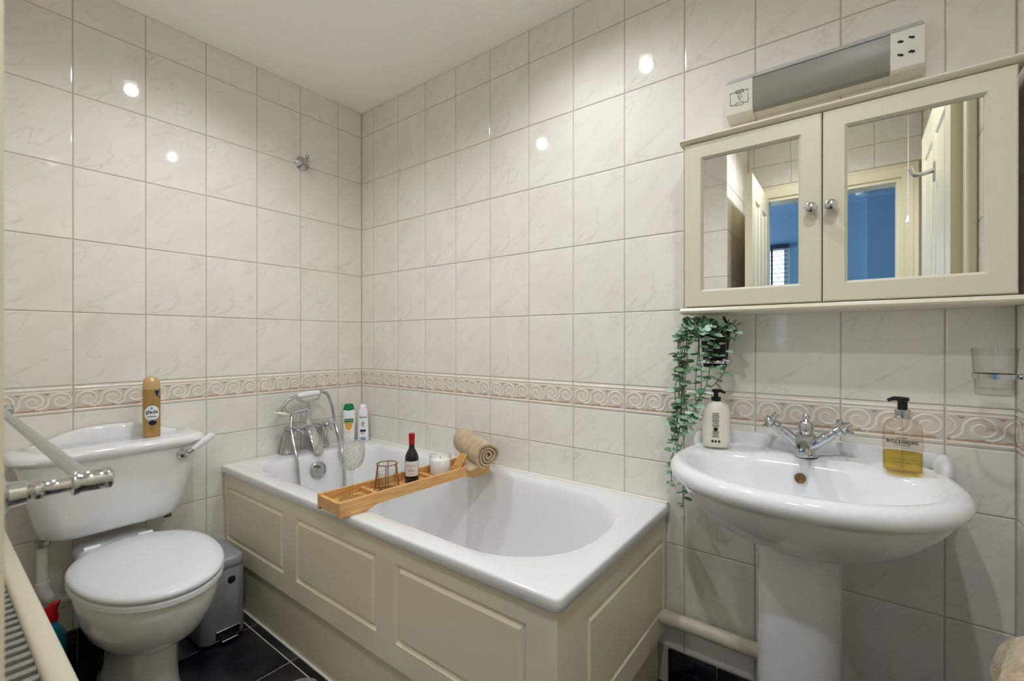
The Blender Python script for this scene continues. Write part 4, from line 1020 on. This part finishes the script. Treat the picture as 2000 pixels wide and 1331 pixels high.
for i in range(15):
    z = 0.094 - i * 0.0046
    if i in (9, 10): continue
    w = 0.0075 + 0.0035 * random.random()
    on_surface(tx, *grid_patch(-0.004 - w, -0.004 + w, z, z + 0.0017, 6, 1), fL, 0)
on_surface(tx, *disc_patch(-0.004, 0.051, 0.006, 0.005, 18, 2), fL, 0)
for u in (-0.012, -0.004, 0.005):
    on_surface(tx, *disc_patch(u, 0.018, 0.0032, 0.0036, 10, 2), fL, 0)
tx.build('printed_text', 'ink_black', lo_, 0)

# ------------------------------------------------------------------ mirrored cabinet
cb = empty('mirror_cabinet', (2.071, 0, 1.185), 'cream two door mirrored cabinet above the basin', 'cabinet')
CD = 0.116
MB().box(-0.326, 0.326, -CD + 0.004, -0.001, 0.012, 0.478).build('cabinet_body', 'cream_gloss', cb, 0)
def moulding(name, prof):
    mb = MB(); secs = []
    for x, k in ((-0.338, 1), (0.338, 1)):
        secs.append([(x, y, z) for y, z in prof])
    mb.loft(secs); mb.build(name, 'cream_gloss', cb, 40)
moulding('top_moulding', [(-0.001, 0.478), (-0.132, 0.478), (-0.14, 0.481), (-0.144, 0.487), (-0.140, 0.493), (-0.132, 0.496), (-0.001, 0.496)])
moulding('bottom_moulding', [(-0.001, -0.006), (-0.130, -0.006), (-0.139, -0.003), (-0.142, 0.002), (-0.136, 0.006), (-0.134, 0.011), (-0.001, 0.011)])
for s in (-1, 1):
    x0, x1 = (-0.326, -0.0012) if s < 0 else (0.0012, 0.326)
    z0, z1 = 0.0135, 0.4765; st = 0.0425
    mb = MB(); yf, yb = -CD - 0.018, -CD + 0.002
    outer = [(x0, z0), (x1, z0), (x1, z1), (x0, z1)]
    inn = [(x0 + st, z0 + st), (x1 - st, z0 + st), (x1 - st, z1 - st), (x0 + st, z1 - st)]
    in2 = [(x0 + st + .006, z0 + st + .006), (x1 - st - .006, z0 + st + .006), (x1 - st - .006, z1 - st - .006), (x0 + st + .006, z1 - st - .006)]
    o2 = [(x0 + .003, z0 + .003), (x1 - .003, z0 + .003), (x1 - .003, z1 - .003), (x0 + .003, z1 - .003)]
    loops = [[(x, yb, z) for x, z in outer], [(x, yf + .003, z) for x, z in outer], [(x, yf, z) for x, z in o2], [(x, yf, z) for x, z in inn], [(x, yf + .007, z) for x, z in in2], [(x, yf + .012, z) for x, z in in2]]
    mb.loft(loops, True, False); door = mb.build('cabinet_door', 'cream_gloss', cb, 30)
    a, b_, c, e = x0 + st + .0055, x1 - st - .0055, z0 + st + .0055, z1 - st - .0055
    MB().box(a, b_, yf + 0.0095, yf + 0.0118, c, e).build('mirror_glass', 'mirror', door, 0)
    kx = -0.0215 if s < 0 else 0.0185
    MB().lathe([(0.006, 0), (0.006, 0.008), (0.011, 0.013), (0.0135, 0.02), (0.012, 0.027), (0.006, 0.031), (0.001, 0.032)], 24, T=axis_T((kx, yf, 0.242), (0, -1, 0))).build('door_knob', 'chrome', door)

# ------------------------------------------------------------------ shaver light
sv = empty('shaver_light', (2.051, 0, 1.742), 'grey shaver light with socket mounted above the mirrored cabinet', 'wall light')
prof = [(-0.001, 0.129), (-0.012, 0.129), (-0.05, 0.102), (-0.055, 0.098), (-0.057, 0.06), (-0.052, 0.010), (-0.046, 0.004), (-0.02, 0.0), (-0.001, 0.0)]
def ext(mb, x0, x1, pr, mi=0): mb.loft([[(x, y, z) for y, z in pr] for x in (x0, x1)], True, True, mi); return mb
ext(MB(), -0.205, 0.205, [(y * 0.93, 0.004 + z * 0.95) for y, z in prof]).build('lamp_body', 'lamp_white', sv, 30)
ext(MB(), -0.144, 0.150, [(-0.03, 0.006), (-0.0475, 0.008), (-0.0535, 0.014), (-0.0575, 0.06), (-0.0555, 0.095), (-0.03, 0.095)]).build('diffuser', 'lamp_grey', sv, 60)
ext(MB(), -0.2125, 0.2125, [(-0.001, 0.130), (-0.0125, 0.130), (-0.0515, 0.103), (-0.0565, 0.0975), (-0.054, 0.0965), (-0.001, 0.118)]).build('top_strip', 'lamp_silver', sv, 30)
ext(MB(), -0.213, -0.145, [(y - 0.0005, z) for y, z in prof]).build('end_cap', 'lamp_white', sv, 30)
so = ext(MB(), 0.151, 0.213, [(y - 0.0005, z) for y, z in prof]).build('shaver_socket', 'lamp_white', sv, 30)
def lamp_front(u, v, off=0.0009):
    pr = [(-0.0525, 0.010), (-0.0575, 0.06), (-0.0555, 0.098)]
    for (y0, z0), (y1, z1) in zip(pr[:-1], pr[1:]):
        if v <= z1: break
    k = (v - z0) / (z1 - z0); return (u, y0 + (y1 - y0) * k - off, v)
sk = MB()
for cx, cz, a in ((0.170, 0.071, 20), (0.190, 0.074, -35), (0.170, 0.040, -30), (0.190, 0.041, 30)):
    for du, dv_, w, h in ((-0.0025, 0.001, 0.0035, 0.0022), (0.002, -0.001, 0.003, 0.0025)):
        c_, s_ = math.cos(R(a)), math.sin(R(a))
        V = [(cx + du + i * w * c_ - j * h * s_, cz + dv_ + i * w * s_ + j * h * c_) for i, j in ((-1, -1), (1, -1), (1, 1), (-1, 1))]
        on_surface(sk, V, [[0, 1, 2, 3]], lamp_front)
sk.build('socket_holes', 'ink_black', so, 0)
sy = MB()
def line2(mb, pts, w):
    for (u0, v0), (u1, v1) in zip(pts[:-1], pts[1:]):
        d = Vector((u1 - u0, v1 - v0)).normalized() * w
        on_surface(mb, [(u0 - d.y - d.x, v0 + d.x - d.y), (u0 + d.y - d.x, v0 - d.x - d.y), (u1 + d.y + d.x, v1 - d.x + d.y), (u1 - d.y + d.x, v1 + d.x + d.y)], [[0, 1, 2, 3]], lamp_front)
line2(sy, [(-0.186, 0.068), (-0.202, 0.068), (-0.202, 0.034), (-0.187, 0.034)], 0.0006)
line2(sy, [(-0.168, 0.068), (-0.156, 0.068), (-0.156, 0.034), (-0.169, 0.034)], 0.0006)
line2(sy, [(-0.187, 0.0645), (-0.168, 0.0645), (-0.168, 0.0715), (-0.187, 0.0715), (-0.187, 0.0645)], 0.0006)
line2(sy, [(-0.187, 0.0305), (-0.169, 0.0305), (-0.169, 0.0375), (-0.187, 0.0375), (-0.187, 0.0305)], 0.0005)
for k in range(4): line2(sy, [(-0.185 + k * 0.0045, 0.0655), (-0.182 + k * 0.0045, 0.0705)], 0.0005)
line2(sy, [(-0.174, 0.0605), (-0.181, 0.059), (-0.182, 0.053), (-0.178, 0.051), (-0.179, 0.046), (-0.175, 0.044)], 0.0005)
line2(sy, [(-0.172, 0.056), (-0.174, 0.053), (-0.172, 0.049)], 0.0005)
sy.build('printed_symbol', 'ink_black', sv, 0)

# ------------------------------------------------------------------ trailing plant in a black pot held by a chrome ring
br = empty('pot_bracket', (1.815, 0, 1.045), 'chrome wall ring holding the black plant pot', 'wall bracket')
b = MB().lathe([(0.02, 0), (0.02, 0.005), (0.012, 0.009), (0.007, 0.012), (0.006, 0.04)], 24, T=axis_T((0, -0.0005, 0), (0, -1, 0)))
b.build('bracket_arm', 'chrome', br)
MB().tube([(0.0385 * math.cos(2 * PI * k / 36), -0.084 + 0.0385 * math.sin(2 * PI * k / 36), -0.001) for k in range(36)], 0.0055, 10, closed=True).build('bracket_ring', 'chrome', br)
pl = empty('trailing_plant', (1.815, -0.084, 1.028), 'trailing artificial eucalyptus plant in a black pot on the wall', 'plant')
MB().lathe([(0.001, 0.0), (0.030, 0.0), (0.0305, 0.002), (0.040, 0.105), (0.043, 0.106), (0.043, 0.115), (0.0395, 0.115), (0.038, 0.10), (0.001, 0.10)], 32).build('plant_pot', 'black_matt', pl, 40)
MB().lathe([(0.0385, 0.0985), (0.03, 0.104), (0.001, 0.106)], 24).build('soil', 'soil', pl)
# leaf mesh: cupped oval
lf = MB(); nl = 10; V = [(0, 0, 0)]
for k in range(nl):
    t = 2 * PI * k / nl; V.append((0.0062 * math.sin(t) * (1 - 0.12 * math.cos(t)), 0.008 - 0.0085 * math.cos(t), 0.0016 * math.sin(t) ** 2))
V[0] = (0, 0.008, -0.0004)
lf.add(V, [[0, 1 + k, 1 + (k + 1) % nl] for k in range(nl)])
leaf_me = lf.mesh('leaf', ['leaf_green'], 60)
rnd = random.Random(21)
def j(a): return rnd.uniform(-a, a)
stems = []
for k in range(6):      # the long left-hand curtain
    d = k * 0.008
    x = 1.744 + j(0.03)
    stems.append(([(1.80 + j(.015), -0.09 + j(.015), 1.135), (1.775 + j(.01), -0.10 + j(.02), 1.150 + j(.006)), (x, -0.095 + j(.02), 1.12 + j(.02)), (x - 0.006, -0.085 + j(.02), 1.04), (x - 0.012 + j(.01), -0.08 + j(.02), 0.95), (x - 0.016 + j(.012), -0.075 + j(.02), 0.87), (x - 0.03 + j(.012), -0.07 + j(.015), 0.80 + j(.03))], 25))
stems.append(([(1.79, -0.1, 1.135), (1.75, -0.11, 1.15), (1.728, -0.1, 1.08), (1.722, -0.085, 0.95), (1.712, -0.075, 0.84), (1.692, -0.07, 0.765), (1.685, -0.065, 0.70), (1.684, -0.06, 0.655)], 34))
stems.append(([(1.79, -0.08, 1.135), (1.745, -0.085, 1.15), (1.722, -0.075, 1.0), (1.715, -0.07, 0.86), (1.70, -0.06, 0.76), (1.713, -0.05, 0.69), (1.716, -0.05, 0.64), (1.714, -0.05, 0.595)], 28))
for k in range(3):      # middle, in front of the pot and lotion
    x = 1.80 + j(.022)
    stems.append(([(1.81 + j(.015), -0.10, 1.135), (x, -0.135 + j(.01), 1.14 + j(.01)), (x - 0.005, -0.135 + j(.01), 1.06), (x - 0.01 + j(.01), -0.135 + j(.01), 0.99), (x - 0.02 + j(.015), -0.150, 0.93 - 0.02 * k), (x - 0.045 + j(.015), -0.155, 0.885 - 0.02 * k)], 22))
stems.append(([(1.83, -0.10, 1.135), (1.85, -0.125, 1.135), (1.852, -0.125, 1.07), (1.848, -0.125, 1.02), (1.835, -0.135, 0.995), (1.82, -0.145, 0.975)], 20))
stems.append(([(1.83, -0.08, 1.135), (1.855, -0.09, 1.15), (1.875, -0.10, 1.135), (1.868, -0.105, 1.10)], 13))
stems.append(([(1.82, -0.10, 1.135), (1.826, -0.13, 1.13), (1.822, -0.135, 1.09), (1.818, -0.135, 1.055)], 11))
for k in range(9):      # crown
    a = 2 * PI * k / 9 + j(.2)
    stems.append(([(1.815 + 0.012 * math.cos(a), -0.084 + 0.012 * math.sin(a), 1.13), (1.815 + 0.032 * math.cos(a), -0.084 + 0.028 * math.sin(a), 1.142 + j(.006)), (1.815 + 0.055 * math.cos(a), -0.088 + 0.042 * math.sin(a), 1.130 + j(.012))], 6))
for ctrl, cnt in stems:
    ctrl = [(a - 1.815, b_ + 0.084, c - 1.028) for a, b_, c in ctrl]
    path = spline(ctrl, 6)
    st = MB().tube(path, 0.0011, 5).build('stem', 'stem_brown', pl)
    for q in range(cnt):
        f = (q + 0.5 + j(.3)) / cnt; f = min(0.999, max(0.12 if cnt > 8 else 0.25, f)); idx = f * (len(path) - 1); i = int(idx); p = path[i].lerp(path[i + 1], idx - i)
        tang = (path[i + 1] - path[i]).normalized()
        a = q * 2.4 + j(.6)
        side = tang.orthogonal().normalized(); side = Matrix.Rotation(a, 3, tang) @ side
        if side.y > 0.5: side.y *= -0.6
        dirv = (side + tang * 0.25 + Vector((0, -0.15, 0.12))).normalized()
        nrm = (tang.cross(dirv)).cross(dirv); nrm = (-tang + Vector((0, -0.7, 0.5)) + Vector((j(.5), j(.4), j(.4)))).normalized()
        xax = dirv.cross(nrm).normalized(); zax = xax.cross(dirv).normalized()
        sc = rnd.uniform(1.15, 1.75) * (0.7 if f > 0.93 else 1.0)
        Mx = Matrix((xax * sc, dirv * sc, zax * sc)).transposed().to_4x4(); Mx.translation = p
        o = link('leaf', leaf_me, st); o.matrix_local = Mx

# ------------------------------------------------------------------ tumbler holder, towel on the right
th = empty('tumbler_holder', (XR, -0.115, 1.03), 'chrome ring holder on the side wall carrying the glass tumbler', 'tumbler holder')
b = MB().lathe([(0.02, 0.0005), (0.02, 0.005), (0.011, 0.008), (0.006, 0.012)], 24, T=axis_T((0, 0, 0), (-1, 0, 0))); b.tube([(-0.01, 0, 0), (-0.014, 0, 0), (-0.0195, 0, 0)], [0.006, 0.007, 0.005], 14); b.build('holder_arm', 'chrome', th)
MB().lathe([(0.0326, -0.005), (0.0346, -0.005), (0.0346, 0.005), (0.0326, 0.005), (0.0326, -0.005)], 36, cap0=False, cap1=False, T=Matrix.Translation((-0.0535, 0, 0))).build('holder_ring', 'chrome', th, 30)
tg = empty('glass_tumbler', (XR - 0.0535, -0.115, 0.99), 'empty clear glass tumbler in the wall holder', 'tumbler')
MB().lathe([(0.001, 0), (0.0275, 0.0), (0.029, 0.002), (0.0315, 0.04), (0.0322, 0.05), (0.0352, 0.098), (0.0338, 0.098), (0.0308, 0.05), (0.0275, 0.014), (0.001, 0.011)], 40).build('tumbler_glass', 'glass_green', tg, 40)

tr_ = empty('towel_ring', (XR, -0.44, 0.70), 'chrome towel ring on the side wall, under the towel', 'towel ring')
MB().lathe([(0.022, 0.0005), (0.022, 0.006), (0.01, 0.01), (0.008, 0.055)], 24, T=axis_T((0, 0, 0), (-1, 0, 0))).build('ring_mount', 'chrome', tr_)
MB().tube([(-0.05, 0.075 * math.sin(2 * PI * k / 36), -0.075 + 0.075 * math.cos(2 * PI * k / 36)) for k in range(36)], 0.0045, 10, closed=True).build('ring', 'chrome', tr_)
def fluffy_towel():
    t = empty('hand_towel', (XR, -0.455, 0.16), 'fluffy beige hand towel hanging at the right edge', 'towel')
    def wrap(y0, y1, xc, xw, zt, zb, seedv, name):
        mb = MB(); nz, na = 60, 56; rg = []
        for i in range(nz + 1):
            f = i / nz; z = zt + (zb - zt) * f
            grow = math.sin(min(1, f * 5.5) * PI / 2) ** 0.7
            row = []
            for k in range(na):
                a = 2 * PI * k / na; c, s_ = math.cos(a), math.sin(a)
                px = xc + xw * grow * math.copysign(abs(c) ** 0.8, c); py = (y0 + y1) / 2 + (y1 - y0) / 2 * (0.35 + 0.65 * grow) * math.copysign(abs(s_) ** 0.8, s_)
                fold = 0.007 * math.sin(py * 55 + seedv) * grow * (1 if c < 0 else 0.2)
                fz = 0.0028 * noise.noise(Vector((px * 130, py * 130, z * 130 + seedv))) + 0.004 * noise.noise(Vector((px * 40, py * 40, z * 40 + seedv)))
                row.append((px + (fold + fz) * (1 if c < 0 else .3), py + fz * s_, z + fz * 0.6))
            rg.append(row)
        mb.loft(rg, True, True); mb.build(name, 'towel_fluffy', t, 70)
    wrap(-0.115, 0.10, -0.058, 0.05, 0.49, 0.0, 0.0, 'front_fold')
    wrap(-0.06, 0.085, -0.042, 0.032, 0.525, 0.02, 4.0, 'back_fold')
fluffy_towel()

# waste pipe under the basin
bp = empty('waste_pipe', (1.62, -0.045, 0.235), 'cream waste pipe running from the bath to the basin pedestal', 'pipe')
MB().tube([(0, 0, 0), (0.325, 0, -0.002)], 0.0215, 20).build('pipe_run', 'pipe_plastic', bp)
MB().tube([(0.036, 0, 0), (0.05, 0, 0)], 0.024, 20).build('pipe_collar', 'pipe_plastic', bp)

# ------------------------------------------------------------------ small wall things
rh = empty('robe_hook', (0, -0.333, 1.957), 'small round chrome robe hook on the tiled wall above the bath', 'hook')
MB().lathe([(0.033, 0.0005), (0.033, 0.003), (0.028, 0.007), (0.016, 0.016), (0.012, 0.02), (0.01, 0.03), (0.001, 0.031)], 28, T=axis_T((0, 0, 0), (1, 0, 0))).build('rosette', 'brushed_chrome', rh, 25)
MB().tube([(0.02, 0, 0.0), (0.035, 0.0, 0.005), (0.05, 0.0, 0.02)], [0.008, 0.007, 0.008], 12).ball((0.052, 0, 0.023), 0.0095).build('hook_prong', 'brushed_chrome', rh)
MB().tube([(0.02, 0, -0.002), (0.04, 0.0, -0.006), (0.06, 0.0, 0.0)], [0.007, 0.006, 0.007], 12).ball((0.061, 0, 0.001), 0.008).build('hook_prong', 'brushed_chrome', rh)
pcx, pcy = 2.335, -1.62
cd = empty('light_pull_cord', (pcx, pcy, H), 'thin light pull cord with white cone near the doorway, seen in the mirror', 'pull cord')
MB().lathe([(0.028, 0), (0.028, -0.02), (0.01, -0.028), (0.002, -0.028)], 20).build('ceiling_rose', 'white_plastic', cd)
MB().tube([(0, 0, -0.02), (0, 0, H * -1 + 1.69)], 0.0013, 6).build('cord', 'white_plastic', cd)
MB().lathe([(0.002, 1.695 - H), (0.004, 1.69 - H), (0.010, 1.665 - H), (0.010, 1.66 - H), (0.001, 1.659 - H)], 16).build('cone_pull', 'wax_white', cd)

# ------------------------------------------------------------------ towel rail and radiator on the left
RZ = 0.952
rl = empty('towel_rail', (1.08, YF, RZ), 'chrome towel rail with turned posts in the near left foreground', 'towel rail')
MB().tube([(-0.42, 0.070, 0.004), (0.39, 0.070, 0.004)], 0.0072, 24).build('rail_bar', 'brushed_chrome', rl)
for s in (-1, 1):
    x = 0.39 if s > 0 else -0.42
    MB().lathe([(0.026, 0.0005), (0.026, 0.006), (0.02, 0.010), (0.0125, 0.014), (0.0115, 0.026), (0.0085, 0.029), (0.0108, 0.032), (0.0108, 0.036), (0.0078, 0.040), (0.0072, 0.052), (0.008, 0.060)], 28, T=axis_T((x, 0, 0), (0, 1, 0))).build('rail_post', 'chrome', rl)
    MB().lathe([(0.001, 0.058), (0.0085, 0.0585), (0.0125, 0.060), (0.0125, 0.064), (0.0112, 0.066), (0.0112, 0.086), (0.0118, 0.087), (0.0118, 0.091), (0.009, 0.093), (0.001, 0.0935)], 28, T=axis_T((x, 0, 0), (0, 1, 0))).build('rail_end', 'chrome', rl)
rd = empty('radiator', (0.85, YF, 0.12), 'cream panel radiator with slotted top grille along the left wall', 'radiator')
RX, RH = 0.50, 0.49
MB().box(-RX, RX, 0.072, 0.104, 0.0, RH + 0.006, 0.009, 3).build('front_panel', 'cream_gloss', rd, 40)
MB().box(-RX, RX, 0.025, 0.040, 0.0, RH, 0.006, 2).build('back_panel', 'cream_gloss', rd, 40)
for s in (-1, 1):
    MB().box(s * RX - 0.004, s * RX + 0.004, 0.028, 0.097, 0.006, RH - 0.006, 0.002, 1).build('end_panel', 'cream_gloss', rd)
slm = MB().box(-0.0065, 0.0065, 0.038, 0.076, -0.014, 0.0, 0.001, 1).mesh('grille_slat', ['lamp_grey'], 40)
for k in range(36):
    link('grille_slat', slm, rd, (-RX + 0.018 + k * (2 * RX - 0.036) / 35, 0, RH - 0.004))
for s in (-0.35, 0.35):
    MB().box(s - 0.02, s + 0.02, 0.0008, 0.03, 0.1, 0.40).build('wall_bracket', 'steel_dull', rd, 0)
for s in (-1, 1):
    MB().tube([(s * (RX - 0.02), 0.06, 0.02), (s * (RX - 0.02), 0.06, -0.119)], 0.0075, 12).build('feed_pipe', 'chrome', rd)

# bath mat
bm_ = MB(); rg = []
for i, z in ((0.0, 0.0008), (-0.004, 0.006), (0.0, 0.013), (0.012, 0.016), (0.05, 0.0165)):
    rg.append([(x + 0.0025 * noise.noise(Vector((x * 60, y * 60, z * 200))), y + 0.0025 * noise.noise(Vector((y * 60, x * 60, 5))), z) for x, y, z in rrect(0.70 + i, 1.22 - i, -1.10 + i, -0.69 - i, 0.06, z, 8)])
bm_.loft(rg)
tag(bm_.build('bath_mat', 'mat_grey', None, 60), 'grey bath mat on the floor beside the bath panel', 'bath mat')
